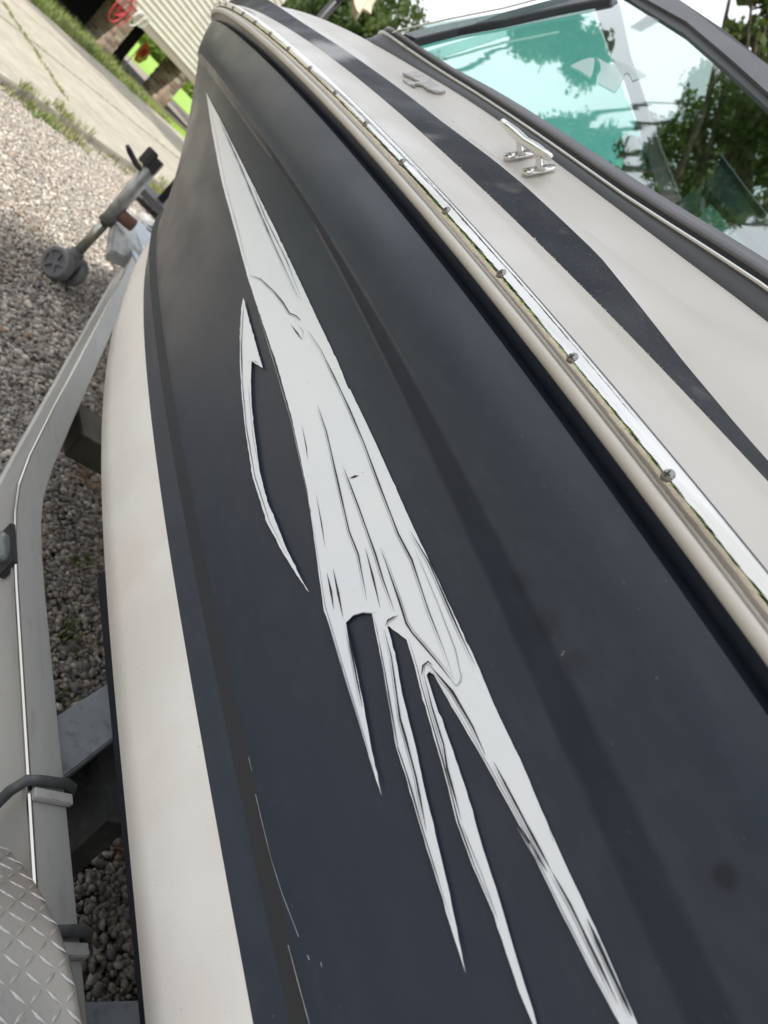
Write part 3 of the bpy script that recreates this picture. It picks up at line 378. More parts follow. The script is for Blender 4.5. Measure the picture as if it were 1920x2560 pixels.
# windshield frame: curved in plan at the forward corner
def framepts(n, dy, dz, xc=1.86):
    pts = []; y0 = LN[n]['y0']+dy
    for x in np.linspace(-1.5, xc, 60): pts.append((x, float(ly(n, x))+dy, float(lz(n, x))+dz))
    z_ = pts[-1][2]; y1 = pts[-1][1]; r_ = .945-y1
    for a in range(8, 91, 8): pts.append((xc+r_*math.sin(R(a)), .945-r_*math.cos(R(a)), z_+.012*math.sin(R(a))))
    pts.append((xc+r_+.02, YC, z_+.03)); return pts
def frame_strip(name, rws, m): V, F = strips(rws); return py_obj(name, V, F, M[m] if isinstance(m, str) else m, boat, True)
f7 = framepts('D7', 0, -.003)
frame_strip('frame_gasket', [f7, framepts('D7', -.001, .004), framepts('D7', .006, .014), framepts('D8', .0, -.001)], 'rubber')
frame_strip('frame_trim', [framepts('D8', 0, -.001), framepts('D8', -.003, .001), framepts('D8', -.003, .004), framepts('D8', .001, .006)], 'silver')
frame_strip('frame_seal', [framepts('D8', .001, .006), framepts('D8', .006, .007), framepts('D8', .006, .012)], 'rubber')
frame_strip('windshield_frame', [framepts('D8', .006, .012), framepts('D8', .001, .014), framepts('D8', .003, .022), framepts('D9', -.008, -.009), framepts('D9', -.003, -.001), framepts('D9', .004, .001), framepts('D9', .02, -.002), framepts('D9', .03, -.03)], 'frame')
# glass
G = DATA['G']; gn = Vector((G['n'][0], -G['n'][1], G['n'][2]))     # points outboard and up
fn = Vector((G['n2'][0], -G['n2'][1], G['n2'][2]))
def mirp(p): return (p[0], 2*YC-p[1], p[2])
def gplate(name, pts, off, th, m, nrm=None, both=True, parent=None, flip=False):
    nrm = nrm or gn; bm = bmesh.new(); plate(bm, [W3(p)+nrm*off for p in pts], nrm*th); o = bm_obj(name, bm, M[m], parent or boat)
    if both:
        nm = Vector((nrm.x, -nrm.y, nrm.z)); bm = bmesh.new(); plate(bm, [W3(mirp(p))+nm*off for p in pts], nm*th); bm_obj(name, bm, M[m], parent or boat)
    return o
for mir in (0, 1):
    bm = bmesh.new(); pts = [W3(mirp(p) if mir else p) for p in G['glass']]; bm.faces.new([bm.verts.new(p) for p in pts]); bm_obj('side_window', bm, M['glass'], boat)
gplate('corner_post', G['pillar'], -.006, .018, 'frame')
gplate('corner_post_seal', [p for p in G['pillar'][:5]]+[(p[0]-.004, p[1]-.0045, p[2]-.008) for p in G['pillar'][:5]][::-1], -.004, .012, 'rubber')
gplate('window_gasket', G['gasket'], -.003, .007, 'rubber')
gplate('top_rail', G['topbar'], -.006, .016, 'frame')
gplate('top_rail_edge', G['rim'], -.012, .012, 'rubber')
gplate('fish_sticker', G['fish'], .0015, .0004, 'film', both=False); gplate('fish_sticker', G['fish2'], .0015, .0004, 'film', both=False)
gplate('tape_residue', G['patch'], .0015, .0004, 'film2', both=False)
bm = bmesh.new(); fp = [G['fpanel'][0], G['fpanel'][2], G['fpanel'][3], G['fpanel'][4], (2.143, 1.95, .44), (1.81, .80, .40)]
bm.faces.new([bm.verts.new(W3(p)) for p in fp]); front = bm_obj('front_window', bm, M['teal'], boat)
gplate('front_header', [p for p in G['fpost'][:5]]+[(2.14, 1.95, .90), (1.8816, 1.2856, .8411), (1.8482, 1.1935, .8194)], .001, .02, 'head', fn, False)
gplate('header_trim', [p for p in G['fposthi']], .001, .022, 'silver', fn, False)
bm = bmesh.new(); bm.faces.new([bm.verts.new(W3(p)) for p in G['strip']]); bm_obj('corner_window', bm, M['glass'], boat)
gplate('corner_window_edge', G['rimline'], -.002, .004, 'siding', Vector((-1, 0, 0)), False)

# ---------------------------------------------------------------- spear graphics on the hull
HO = ['H5', 'H4', 'olive', 'bandB', 'bandT', 'groove']
def surfy(x, z):
    zz = [float(lz(n, x)) for n in HO]; yy = [float(ly(n, x)) for n in HO]; return float(np.interp(z, zz, yy))
def flat_decal(name, outline, m, parent, off):
    from mathutils.geometry import delaunay_2d_cdt
    P = [Vector(p) for p in outline]; n0 = len(P)
    xs_ = [p[0] for p in outline]; zs_ = [p[1] for p in outline]
    for xx in np.arange(min(xs_), max(xs_), .02):
        for zz in np.arange(min(zs_), max(zs_), .02): P.append(Vector((float(xx)+.0003, float(zz)+.0002)))
    vo, eo, fo, _, _, _ = delaunay_2d_cdt(P, [], [list(range(n0))], 1, 1e-6)
    bm = bmesh.new(); bv = [bm.verts.new((p.x, p.y, 0)) for p in vo]
    for f in fo: bm.faces.new([bv[i] for i in f])
    for v in [v for v in bm.verts if not v.link_faces]: bm.verts.remove(v)
    for v in bm.verts: v.co = W(v.co.x, surfy(v.co.x, v.co.y)-off, v.co.y)
    bmesh.ops.recalc_face_normals(bm, faces=bm.faces)
    return bm_obj(name, bm, m, parent, True, recalc=False)
def rough(outline, amp=.0005):                        # vinyl edges are slightly nibbled
    out_ = []; n = len(outline)
    for i in range(n):
        a = np.array(outline[i]); b = np.array(outline[(i+1) % n]); L_ = np.hypot(*(b-a)); k = max(1, int(L_/.006))
        for j in range(k):
            p = a+(b-a)*j/k
            if j: p = p+RNG.normal(0, amp*(.6 if RNG.random() < .8 else 2.2), 2)*np.array([.3, 1])
            out_.append(tuple(p))
    return out_
dm = flat_decal('spear_graphic', rough(DATA['DEC']['main'], .00022), M['decal'], boat, .0009); tag(dm, 'long silver spear graphic splitting into four tails')
ds = flat_decal('barb_graphic', rough(DATA['DEC']['small'], .00022), M['decal'], boat, .0009); tag(ds, 'short curved silver barb graphic below the long one')
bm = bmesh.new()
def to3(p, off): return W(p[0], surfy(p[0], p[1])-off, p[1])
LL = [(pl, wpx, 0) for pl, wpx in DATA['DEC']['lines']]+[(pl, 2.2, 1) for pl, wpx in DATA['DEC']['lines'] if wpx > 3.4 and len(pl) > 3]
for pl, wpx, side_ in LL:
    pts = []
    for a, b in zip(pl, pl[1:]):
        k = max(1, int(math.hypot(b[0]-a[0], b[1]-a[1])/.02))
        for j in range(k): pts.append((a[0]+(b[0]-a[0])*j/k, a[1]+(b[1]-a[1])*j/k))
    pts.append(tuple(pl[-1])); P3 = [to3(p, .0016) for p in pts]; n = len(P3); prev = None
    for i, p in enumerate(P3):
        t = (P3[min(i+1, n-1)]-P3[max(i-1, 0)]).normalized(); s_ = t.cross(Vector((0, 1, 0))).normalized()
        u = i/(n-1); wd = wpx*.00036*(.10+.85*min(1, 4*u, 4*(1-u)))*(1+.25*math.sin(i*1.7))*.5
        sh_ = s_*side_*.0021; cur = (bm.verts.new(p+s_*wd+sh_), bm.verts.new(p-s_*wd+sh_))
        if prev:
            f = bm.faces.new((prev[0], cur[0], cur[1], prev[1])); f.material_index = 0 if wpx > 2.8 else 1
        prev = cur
gl_ = bm_obj('crease_shading_and_tears', bm, [M['crease'], M['crease2']], boat)
bm = bmesh.new()
for pl, wpx in DATA['DEC']['scr']:
    P3 = []
    for a, b in zip(pl, pl[1:]):
        for j in range(4): P3.append(to3((a[0]+(b[0]-a[0])*j/4, a[1]+(b[1]-a[1])*j/4), .0007))
    P3.append(to3(pl[-1], .0007)); n = len(P3); prev = None
    for i, p in enumerate(P3):
        t = (P3[min(i+1, n-1)]-P3[max(i-1, 0)]).normalized(); s_ = t.cross(Vector((0, 1, 0))).normalized(); wd = wpx*.00021*random.uniform(.4, 1.2)
        cur = (bm.verts.new(p+s_*wd), bm.verts.new(p-s_*wd))
        if prev: bm.faces.new((prev[0], cur[0], cur[1], prev[1]))
        prev = cur
bm_obj('scratches', bm, mat('bare gelcoat scratch', (.42, .42, .44), .6), boat)['kind'] = 'stuff'
# chipped paint along the outer edge of the deck stripe
bm = bmesh.new()
for k in range(80):
    x = random.uniform(.30, 1.15) if k % 3 else random.uniform(.45, .72); y0_, z0_ = float(ly('D4', x)), float(lz('D4', x)); y1_, z1_ = float(ly('D5', x)), float(lz('D5', x))
    L_ = random.uniform(.0005, .0020)*random.choice([.5, 1, 1]); t = random.uniform(.0004, .0020)*random.choice([.5, 1, 1.3])/max(.01, math.hypot(y1_-y0_, z1_-z0_)); q = lambda xx, tt: W(xx, y0_+(y1_-y0_)*tt-.0003, z0_+(z1_-z0_)*tt+.0005)
    bm.faces.new([bm.verts.new(v) for v in (q(x-L_, -.01), q(x+L_*.6, -.01), q(x+L_*random.uniform(-.5, 1.2), t))])
bm_obj('paint_chips', bm, M['white'], boat)['kind'] = 'stuff'
# ---------------------------------------------------------------- deck emblem and cleat
def deck_pt(x, t, h=0):                                  # t 0..1 from D6 to D7
    a = (float(ly('D6', x)), float(lz('D6', x))); b = (float(ly('D7', x)), float(lz('D7', x)))
    n = Vector((0, (b[1]-a[1]), (b[0]-a[0]))).normalized()      # blender frame: outboard is +y
    return W(x, a[0]+(b[0]-a[0])*t, a[1]+(b[1]-a[1])*t)+n*h
bm = bmesh.new()
for em in ([(1.598, .315), (1.592, .485), (1.6, .61), (1.604, .82), (1.574, .835), (1.541, .845), (1.501, .8), (1.463, .79), (1.445, .745), (1.436, .61), (1.444, .44), (1.47, .355), (1.5, .38), (1.512, .215), (1.499, .135), (1.511, .02), (1.536, .01), (1.548, .035), (1.538, .105), (1.526, .19), (1.523, .355), (1.528, .47), (1.534, .405), (1.553, .40), (1.569, .385), (1.588, .32)],):
    lo = [deck_pt(x, t, -.001) for x, t in em]; hi = [deck_pt(x, t, .0028) for x, t in em]
    a = [bm.verts.new(p) for p in lo]; b = [bm.verts.new(p) for p in hi]; bm.faces.new(b)
    for i in range(len(a)): bm.faces.new((a[i], a[(i+1) % len(a)], b[(i+1) % len(a)], b[i]))
bm_obj('deck_emblem', bm, M['emblem'], boat, bevel=.0006)
bm = bmesh.new(); c0 = deck_pt(1.025, .45); n_ = (deck_pt(1.025, .45, 1)-c0).normalized()
fx = (deck_pt(1.2, .4)-deck_pt(1.0, .4)).normalized(); fy = n_.cross(fx)                                        # fy points inboard or outboard
CP = []
def cl(u, v, h): return c0+fx*u+fy*v+n_*h
bar_c = .031
L_ = [(-.083, .0), (-.080, .0055), (-.06, .0065), (-.035, .0080), (0, .0072), (.035, .0080), (.06, .0068), (.080, .0058), (.083, 0)]
tube(bm, [cl(u+.035, .006, bar_c+.004*abs(u)/.08) for u, r_ in L_], [max(r_, .001) for u, r_ in L_], 14)
for u in (-.004, .062):
    tube(bm, [cl(u, .004, bar_c), cl(u-.001, .002, .024), cl(u-.002, 0, .012), cl(u-.002, 0, .004)], [.008, .0055, .0062, .010], 12)
    pts = []
    for a in range(0, 360, 15):
        ca, sa = math.cos(R(a)), math.sin(R(a)); pts.append((u+.0085*ca, (.018 if sa > 0 else -.018)*(abs(sa) > .01)+.0085*sa))
    plate(bm, [cl(p[0], p[1], -.001) for p in pts], n_*.0065)
bmesh.ops.bevel(bm, geom=[e for e in bm.edges if e.is_manifold and e.calc_face_angle(0) > 1.2], offset=.0015, segments=2, affect='EDGES', clamp_overlap=True)
cleat = bm_obj('cleat', bm, M['chrome2'], boat, True)
for u in (-.004, .062):
    for v in (-.018, .018):
        put_screw(screw_me, cl(u, v, .0056), n_, cleat, random.random()*3, 1.15)
# small chip holes on the deck
# ---------------------------------------------------------------- trailer
trailer = empty('trailer', W(.5, YC, -1.0)); tag(trailer, 'aluminium boat trailer with diamond plate fender under the navy boat', 'trailer')
path = [(-1.9, .487), (.90, .487), (1.0, .4885), (1.08, .493), (1.16, .503), (1.27, .529), (1.50, .595), (2.68, .944), (4.0, 1.335)]
def chan(profile, mir=False):
    rows_ = []
    for (o_, z) in profile:
        row = []
        for i, p in enumerate(path):
            a = path[max(i-1, 0)]; b = path[min(i+1, len(path)-1)]; tx, ty = b[0]-a[0], b[1]-a[1]; L2 = math.hypot(tx, ty)
            x, y = p[0]-ty/L2*o_, p[1]+tx/L2*o_
            row.append(W(x, 2*YC-y if mir else y, z))
        rows_.append(row)
    return grid(rows_)
TZ = -.66
for mir in (False, True):
    top_p = [(.0, TZ-.012), (0, TZ-.0015), (.0015, TZ), (.046, TZ), (.048, TZ-.002), (.048, TZ-.010), (.046, TZ-.012)]
    web = [(.0, TZ-.012), (.005, TZ-.018), (.005, TZ-.118), (.0, TZ-.124), (0, TZ-.132), (.004, TZ-.135), (.048, TZ-.135), (.048, TZ-.125), (.011, TZ-.120), (.011, TZ-.012), (.046, TZ-.012)]
    V, F = chan(top_p, mir); o = py_obj('beam_flange', V, F, M['alu'], trailer)
    V, F = chan(web, mir); py_obj('beam_web', V, F, M['alu2'], trailer)
# thin bright strip standing for the highlight on the outer top corner
V, F = chan([(-.0008, TZ-.0045), (-.001, TZ-.0008), (.0012, TZ+.0006), (.0035, TZ+.0006)]); py_obj('beam_highlight', V, F, M['silver'], trailer)
def member(name, x0, x1, zt, h, m, dx=0, ya=.54, yb=None):
    bm = bmesh.new(); yb = yb or 2*YC-.54
    pts = []
    vs = [bm.verts.new(W(x+(dx*(y-ya)), y, z)) for x in (x0, x1) for y in (ya, yb) for z in (zt-h, zt)]
    for f in ((0, 1, 3, 2), (4, 6, 7, 5), (0, 4, 5, 1), (2, 3, 7, 6), (0, 2, 6, 4), (1, 5, 7, 3)): bm.faces.new([vs[i] for i in f])
    return bm_obj(name, bm, M[m], trailer, bevel=.003)
member('cross_member', .590, .690, -.70, .05, 'galv', dx=.95, ya=.537, yb=1.30)
member('cross_member', 1.36, 1.46, -.705, .05, 'galv', dx=-.95, ya=1.36, yb=2*YC-.54)
member('cross_member', 1.62, 1.78, -.73, .07, 'olive', dx=-.0, ya=.735, yb=2*YC-.735)
member('cross_member', .27, .363, -.72, .06, 'galv', ya=.537)
# axle and springs in the shade under the hull
bm = bmesh.new(); tube(bm, [W(.70, .60, -.80), W(.70, 2.1, -.80)], .032, 14); box(bm, .70, .80, .60, .66, -.86, -.77); box(bm, .60, .82, .66, .70, -.90, -.74)
bm_obj('axle', bm, M['rod'], trailer)
bm = bmesh.new(); plate(bm, [W(.93, .593, -.62), W(.29, .553, -.62), W(-1.3, .50, -.62), W(-1.3, .56, -.62), W(.93, .66, -.62)], (0, 0, .05)); bm_obj('bunk', bm, M['carpet'], trailer, bevel=.006)
bm = bmesh.new(); plate(bm, [W(.93, 2*YC-.593, -.62), W(.29, 2*YC-.553, -.62), W(-1.3, 2*YC-.50, -.62), W(-1.3, 2*YC-.56, -.62), W(.93, 2*YC-.66, -.62)], (0, 0, .05)); bm_obj('bunk', bm, M['carpet'], trailer, bevel=.006)
# clamp straps over the beam
for xx in (.565, .392):
    bm = bmesh.new(); r_ = .0062
    tube(bm, [W(xx-.02, .462, -.80), W(xx-.012, .466, -.72), W(xx-.004, .472, -.672), W(xx, .482, -.654), W(xx, .495, -.651), W(xx+.003, .530, -.651), W(xx+.003, .540, -.655), W(xx+.001, .544, -.665), W(xx, .544, -.80)], r_, 12)
    bm_obj('clamp_rod', bm, M['rod'], trailer, True)
    bm = bmesh.new(); box(bm, xx-.022, xx-.008, .489, .538, -.6595, -.652); bm_obj('clamp_plate', bm, M['steel'], trailer, bevel=.0012)
# side marker light on the web
bm = bmesh.new(); box(bm, .945, 1.04, .482, .492, -.695, -.658); ml = bm_obj('marker_light', bm, M['blackp'], trailer, bevel=.002)
bm = bmesh.new()
for i in range(7):
    pass
pts = [(math.cos(R(a)), math.sin(R(a))) for a in range(0, 360, 20)]
rg = [[bm.verts.new(W(.995+.034*s*px, .482-h, -.676+.014*s*py)) for px, py in pts] for s, h in ((1, 0), (1, .008), (.8, .014), (.4, .017))]
for a, b in zip(rg, rg[1:]):
    for k in range(len(pts)): bm.faces.new((a[k], a[(k+1) % len(pts)], b[(k+1) % len(pts)], b[k]))
bm.faces.new(rg[-1]); bm_obj('lens', bm, mat('smoked lens', (.10, .11, .11), .15, spec=.8), ml, True)
# coupler, tongue plate
bm = bmesh.new(); box(bm, 3.25, 3.9, 1.13, 1.33, -.665, -.655); box(bm, 3.35, 3.95, 1.18, 1.54, -.76, -.63); bm_obj('tongue_plate', bm, M['galv'], trailer, bevel=.006)
bm = bmesh.new()
plate(bm, [W(3.3, 1.05, -.70), W(3.42, 1.03, -.62), W(3.62, 1.06, -.60), W(3.78, 1.16, -.62), W(3.82, 1.3, -.66), W(3.4, 1.3, -.66)], (0, 0, -.05)); bm_obj('jack_bracket', bm, M['steel'], trailer, bevel=.006)
bm = bmesh.new(); tube(bm, [W(3.46, 1.03, -.585), W(3.46, 1.10, -.585)], .030, 14)
bm_obj('swivel_mount', bm, mat('rusty steel', (.20, .10, .07), .7), trailer, True)
bm = bmesh.new(); box(bm, 3.9, 4.05, 1.30, 1.42, -.72, -.63); tube(bm, [W(4.0, YC, -.66), W(4.2, YC, -.66), W(4.24, YC, -.70)], [.05, .045, .03], 14); bm_obj('coupler', bm, M['steel'], trailer)
# jack
JX, JY = 3.47, 1.005
bm = bmesh.new(); tube(bm, [W(JX, JY, -.36), W(JX, JY+.008, -.645)], .031, 20); jack = bm_obj('tongue_jack', bm, M['steel'], trailer, True)
tag(jack, None)
bm = bmesh.new(); tube(bm, [W(JX, JY+.008, -.635), W(JX, JY+.008, -.655)], .0345, 20); bm_obj('jack_collar', bm, M['olive'], jack)
bm = bmesh.new(); tube(bm, [W(JX, JY+.006, -.64), W(JX, JY, -.845)], .0215, 18); bm_obj('inner_tube', bm, M['zinc'], jack, True)
bm = bmesh.new(); tube(bm, [W(JX, JY, -.825), W(JX, JY, -.845)], .031, 16); box(bm, JX-.03, JX+.03, JY-.035, JY+.035, -.90, -.845); bm_obj('wheel_fork', bm, M['plastic'], jack)
bm = bmesh.new(); obox(bm, W(JX, JY, -.335), (.026, -.012, 0), (.012, .026, 0), (0, 0, .032)); obox(bm, W(JX-.01, JY-.035, -.325), (.006, -.004, 0), (.012, .022, 0), (0, 0, .036)); bm_obj('jack_head', bm, M['blackp'], jack, bevel=.004)
bm = bmesh.new(); tube(bm, [W(JX, JY-.02, -.385), W(JX-.02, JY-.055, -.38), W(JX-.05, JY-.115, -.355), W(JX-.055, JY-.135, -.345)], [.010, .012, .012, .008], 12); bm_obj('crank_handle', bm, M['blackp'], jack, True)
wa = Vector((-.60, .80, 0)).normalized()      # axle direction, outer face towards the camera
wu = Vector((0, 0, 1)); wv = wu.cross(wa)
def wheel(cn):
    bm = bmesh.new(); RR = .070; prof_ = [(-.026, .050), (-.026, .063), (-.020, .069), (.020, .069), (.026, .063), (.026, .050), (.016, .048), (.014, .018), (.022, .016), (.022, .0)]
    rg = []
    for a_, r_ in prof_:
        rg.append([bm.verts.new(cn+wa*a_+(wu*math.cos(2*math.pi*k/28)+wv*math.sin(2*math.pi*k/28))*max(r_, .0005)) for k in range(28)])
    for a, b in zip(rg, rg[1:]):
        for k in range(28): bm.faces.new((a[k], a[(k+1) % 28], b[(k+1) % 28], b[k]))
    bm.faces.new(rg[-1]); bm.faces.new(rg[0][::-1])
    for k in range(5):
        an = 2*math.pi*k/5; d = wu*math.cos(an)+wv*math.sin(an); p_ = d.cross(wa)
        obox(bm, cn+wa*.020+d*.034, d*.020, p_*.004, wa*.006)
    return bm_obj('jack_wheel', bm, M['plastic'], jack)
wheel(W(JX, JY, -.916)+wa*.047); wheel(W(JX, JY, -.916)-wa*.047)
# fender: diamond plate bent over the wheel
arc_ = [(.505, -.80), (.503, -.75), (.495, -.70), (.480, -.655), (.463, -.632), (.449, -.618), (.418, -.597), (.385, -.579), (.345, -.561), (.312, -.551), (.284, -.545), (.256, -.542), (.20, -.541), (.10, -.541), (0.04, -.545), (-.03, -.562), (-.10, -.60), (-.14, -.66), (-.15, -.75), (-.15, -.80)]
FYI, FYO = .44, .20
rowsF = []
for yy, dz in ((FYI+.001, -.045), (FYI+.001, -.012), (FYI-.0015, -.005), (FYI-.006, -.0015), (FYI-.013, 0), (FYI-.02, 0), (FYO+.012, 0), (FYO+.003, -.004), (FYO, -.014), (FYO, -.06)):
    row = []
    for i, (x, z) in enumerate(arc_):
        a = arc_[max(i-1, 0)]; b = arc_[min(i+1, len(arc_)-1)]; tx, tz = b[0]-a[0], b[1]-a[1]; l = math.hypot(tx, tz)
        nx, nz_ = -tz/l, tx/l      # tangent runs aft; outward normal
        if nz_ < 0 and abs(nz_) > .2: nx, nz_ = -nx, -nz_
        if i < 4: nx, nz_ = abs(nx), abs(nz_)
        row.append(W(x+nx*dz, yy, z+nz_*dz))
    rowsF.append(row)
V, F = grid(rowsF); fen = py_obj('fender', V, F, M['tread'], trailer, True)
bm = bmesh.new(); AL = np.concatenate([[0], np.cumsum([math.hypot(b[0]-a[0], b[1]-a[1]) for a, b in zip(arc_, arc_[1:])])])
def fpt(s, y, h):
    i = int(np.searchsorted(AL, s))-1; i = min(max(i, 0), len(arc_)-2); t = (s-AL[i])/(AL[i+1]-AL[i])
    x = arc_[i][0]+(arc_[i+1][0]-arc_[i][0])*t; z = arc_[i][1]+(arc_[i+1][1]-arc_[i][1])*t
    # smooth normal
    a = np.interp(s-.012, AL, [q[0] for q in arc_]), np.interp(s-.012, AL, [q[1] for q in arc_]); b = np.interp(s+.012, AL, [q[0] for q in arc_]), np.interp(s+.012, AL, [q[1] for q in arc_])
    tx, tz = b[0]-a[0], b[1]-a[1]; l = math.hypot(tx, tz); nx, nz_ = tz/l, -tx/l
    if nz_ < -.1 or (abs(nz_) <= .1 and nx < 0 and s < .3): nx, nz_ = -nx, -nz_
    return W(x+nx*h, y, z+nz_*h)
pitch = .0150
for i in range(60):
    for j in range(20):
        s = .04+i*pitch; y = FYI-.013-j*pitch
        if s > .62: continue
        ang = R(45) if (i+j) % 2 == 0 else R(-45)
        ca, sa = math.cos(ang), math.sin(ang)
        Lh, Wh = .0088, .0022
        def q(u, v, h): return fpt(s+u*ca-v*sa, y+(u*sa+v*ca), h)
        e0, e1, w0, w1 = q(-Lh, 0, .0002), q(Lh, 0, .0002), q(0, -Wh, .0002), q(0, Wh, .0002)
        t0, t1 = q(-Lh*.35, 0, .0012), q(Lh*.35, 0, .0012)
        a, b, c, d, e, f = [bm.verts.new(p) for p in (e0, e1, w0, w1, t0, t1)]
        for fc in ((a, c, e), (a, e, d), (b, f, c), (b, d, f), (c, f, e), (d, e, f)): bm.faces.new(fc)
lug = bm_obj('tread_lugs', bm, M['tread'], fen); lug['kind'] = 'stuff'
# wheel under the fender
bm = bmesh.new(); prof_ = [(.24, .07), (.24, .15), (.26, .19), (.29, .205), (.36, .205), (.39, .19), (.41, .15), (.41, .07)]
rg = [[bm.verts.new(W(.17+r_*math.cos(2*math.pi*k/36), y, -.79+r_*math.sin(2*math.pi*k/36))) for k in range(36)] for y, r_ in prof_]
for a, b in zip(rg, rg[1:]):
    for k in range(36): bm.faces.new((a[k], a[(k+1) % 36], b[(k+1) % 36], b[k]))
bm.faces.new(rg[0][::-1]); bm.faces.new(rg[-1]); bm_obj('wheel', bm, M['rubber'], trailer, True)

# ---------------------------------------------------------------- ground, driveway, lawn
def sheet(name, pts, z, m, label=None):
    vs = [W(x, y, z) for x, y in pts]; o = py_obj(name, vs, [tuple(range(len(vs)))], m); o['kind'] = 'structure'; return o
sheet('ground', [(-400, -400), (400, -400), (400, 400), (-400, 400)], -1.012, M['dirt'])
wd = np.array([.7071, .7071]); wn = np.array([.7071, -.7071])           # along and across the driveway
p0 = np.array([7.0, 1.05]); far = 5.45
def dr(s, t): p = p0+wd*s+wn*t; return (float(p[0]), float(p[1]))
def slab(t0, t1, s0_, s1_):
    bm = bmesh.new(); pts = [dr(s0_, t0), dr(s1_, t0), dr(s1_, t1), dr(s0_, t1)]
    plate(bm, [W(x, y, -1.02) for x, y in pts], (0, 0, .10))
    o = bm_obj('driveway_slab', bm, M['concrete'], None, bevel=.012); o['kind'] = 'structure'
slab(0, 2.22, -9, -2.4); slab(0, 2.22, -2.38, 4.3); slab(0, 2.22, 4.32, 12)
slab(2.26, 3.9, -9, .4); slab(2.26, 3.9, .43, 12); slab(3.92, far, -9, 2.5); slab(3.92, far, 2.53, 12)
# lawn beyond the house and a strip of weeds before it
hw = np.array([.685, .729]); hn = np.array([.729, -.685]); P1 = np.array([21.18, 3.94])
def hs(s, t): p = P1+hw*s+hn*t; return (float(p[0]), float(p[1]))
sheet('verge', [dr(-9, far), dr(14, far), hs(8, .3), hs(-14, .3)], -1.004, M['grassbase'])
sheet('bare_soil', [hs(-14, .3), hs(8, .3), hs(8, 8.6), hs(-14, 8.6)], -1.006, mat('bare soil', (.035, .03, .025), .95, bump=[(30, .6, .03)]))
sheet('lawn', [hs(-60, 8.6), hs(90, 8.6), hs(160, 170), hs(-120, 170)], -1.004, M['grassbase'])
# gravel: thousands of loose stones
ico = bmesh.new(); bmesh.ops.create_icosphere(ico, subdivisions=1, radius=1); IV = np.array([v.co[:] for v in ico.verts]); IF = np.array([[v.index for v in f.verts] for f in ico.faces]); ico.free()
def stone_mat():
    m = mat('crushed stone', (.20, .19, .18), .8, bump=[(250, .3, .001)]); t = m.node_tree; b = t.nodes['Principled BSDF']
    at = t.nodes.new('ShaderNodeAttribute'); at.attribute_name = 'tone'; cr = t.nodes.new('ShaderNodeValToRGB'); el = cr.color_ramp.elements
    el[0].position = 0; el[0].color = (.11, .10, .095, 1); el[1].position = 1; el[1].color = (.68, .61, .52, 1)
    for p_, c_ in ((.3, (.22, .205, .195, 1)), (.55, (.35, .315, .27, 1)), (.68, (.36, .29, .23, 1)), (.80, (.48, .45, .41, 1))):
        e = el.new(p_); e.color = c_
    n = t.nodes.new('ShaderNodeTexNoise'); n.inputs['Scale'].default_value = 90; n.inputs['Detail'].default_value = 3
    mr = t.nodes.new('ShaderNodeMapRange'); mr.inputs[1].default_value = .3; mr.inputs[2].default_value = .7; mr.inputs[3].default_value = .75; mr.inputs[4].default_value = 1.2
    vm = t.nodes.new('ShaderNodeVectorMath'); vm.operation = 'SCALE'
    t.links.new(at.outputs['Fac'], cr.inputs[0]); t.links.new(cr.outputs[0], vm.inputs[0]); t.links.new(n.outputs['Fac'], mr.inputs[0]); t.links.new(mr.outputs[0], vm.inputs['Scale'])
    t.links.new(vm.outputs[0], b.inputs['Base Color']); return m
M['stone'] = stone_mat()
OV = np.array([(1, 0, 0), (-1, 0, 0), (0, 1, 0), (0, -1, 0), (0, 0, 1), (0, 0, -1)], float); OF = np.array([(0, 2, 4), (2, 1, 4), (1, 3, 4), (3, 0, 4), (2, 0, 5), (1, 2, 5), (3, 1, 5), (0, 3, 5)])
def stones(name, xy, size, zj, label, pale=0, IV=IV, IF=IF):
    n = len(xy); sc = size*RNG.lognormal(0, .28, n)*np.clip(1.15-.07*xy[:, 0], .8, 1); q = RNG.normal(size=(n, 4)); q /= np.linalg.norm(q, axis=1)[:, None]
    w_, x_, y_, z_ = q.T
    Rm = np.stack([1-2*(y_*y_+z_*z_), 2*(x_*y_-z_*w_), 2*(x_*z_+y_*w_), 2*(x_*y_+z_*w_), 1-2*(x_*x_+z_*z_), 2*(y_*z_-x_*w_), 2*(x_*z_-y_*w_), 2*(y_*z_+x_*w_), 1-2*(x_*x_+y_*y_)], 1).reshape(n, 3, 3)
    an = RNG.uniform(.6, 1.15, (n, 1, 3))*sc[:, None, None]
    v = IV[None]*an*(1+RNG.normal(0, .20, (n, len(IV), 1)))
    v = np.einsum('nij,nkj->nki', Rm, v)
    v[:, :, 2] *= .8
    v += np.stack([xy[:, 0], -xy[:, 1], RNG.uniform(*zj, n)], 1)[:, None, :]
    f = IF[None]+(np.arange(n)*len(IV))[:, None, None]
    me = bpy.data.meshes.new(name); nv = n*len(IV); nf = n*len(IF)
    me.vertices.add(nv); me.vertices.foreach_set('co', v.reshape(-1).astype(np.float32))
    me.loops.add(nf*3); me.loops.foreach_set('vertex_index', f.reshape(-1).astype(np.int32))
    me.polygons.add(nf); me.polygons.foreach_set('loop_start', np.arange(0, nf*3, 3, dtype=np.int32)); me.polygons.foreach_set('loop_total', np.full(nf, 3, dtype=np.int32))
    me.update(calc_edges=True)
    tone = np.repeat(np.clip(RNG.beta(2, 2.2, n)+pale*np.clip((xy[:, 0]+1)/4, .5, 1), 0, 1), len(IV)).astype(np.float32); a = me.attributes.new('tone', 'FLOAT', 'POINT'); a.data.foreach_set('value', tone)
    o = link(name, me, M['stone']); tag(o, label, None, None, 'stuff'); return o
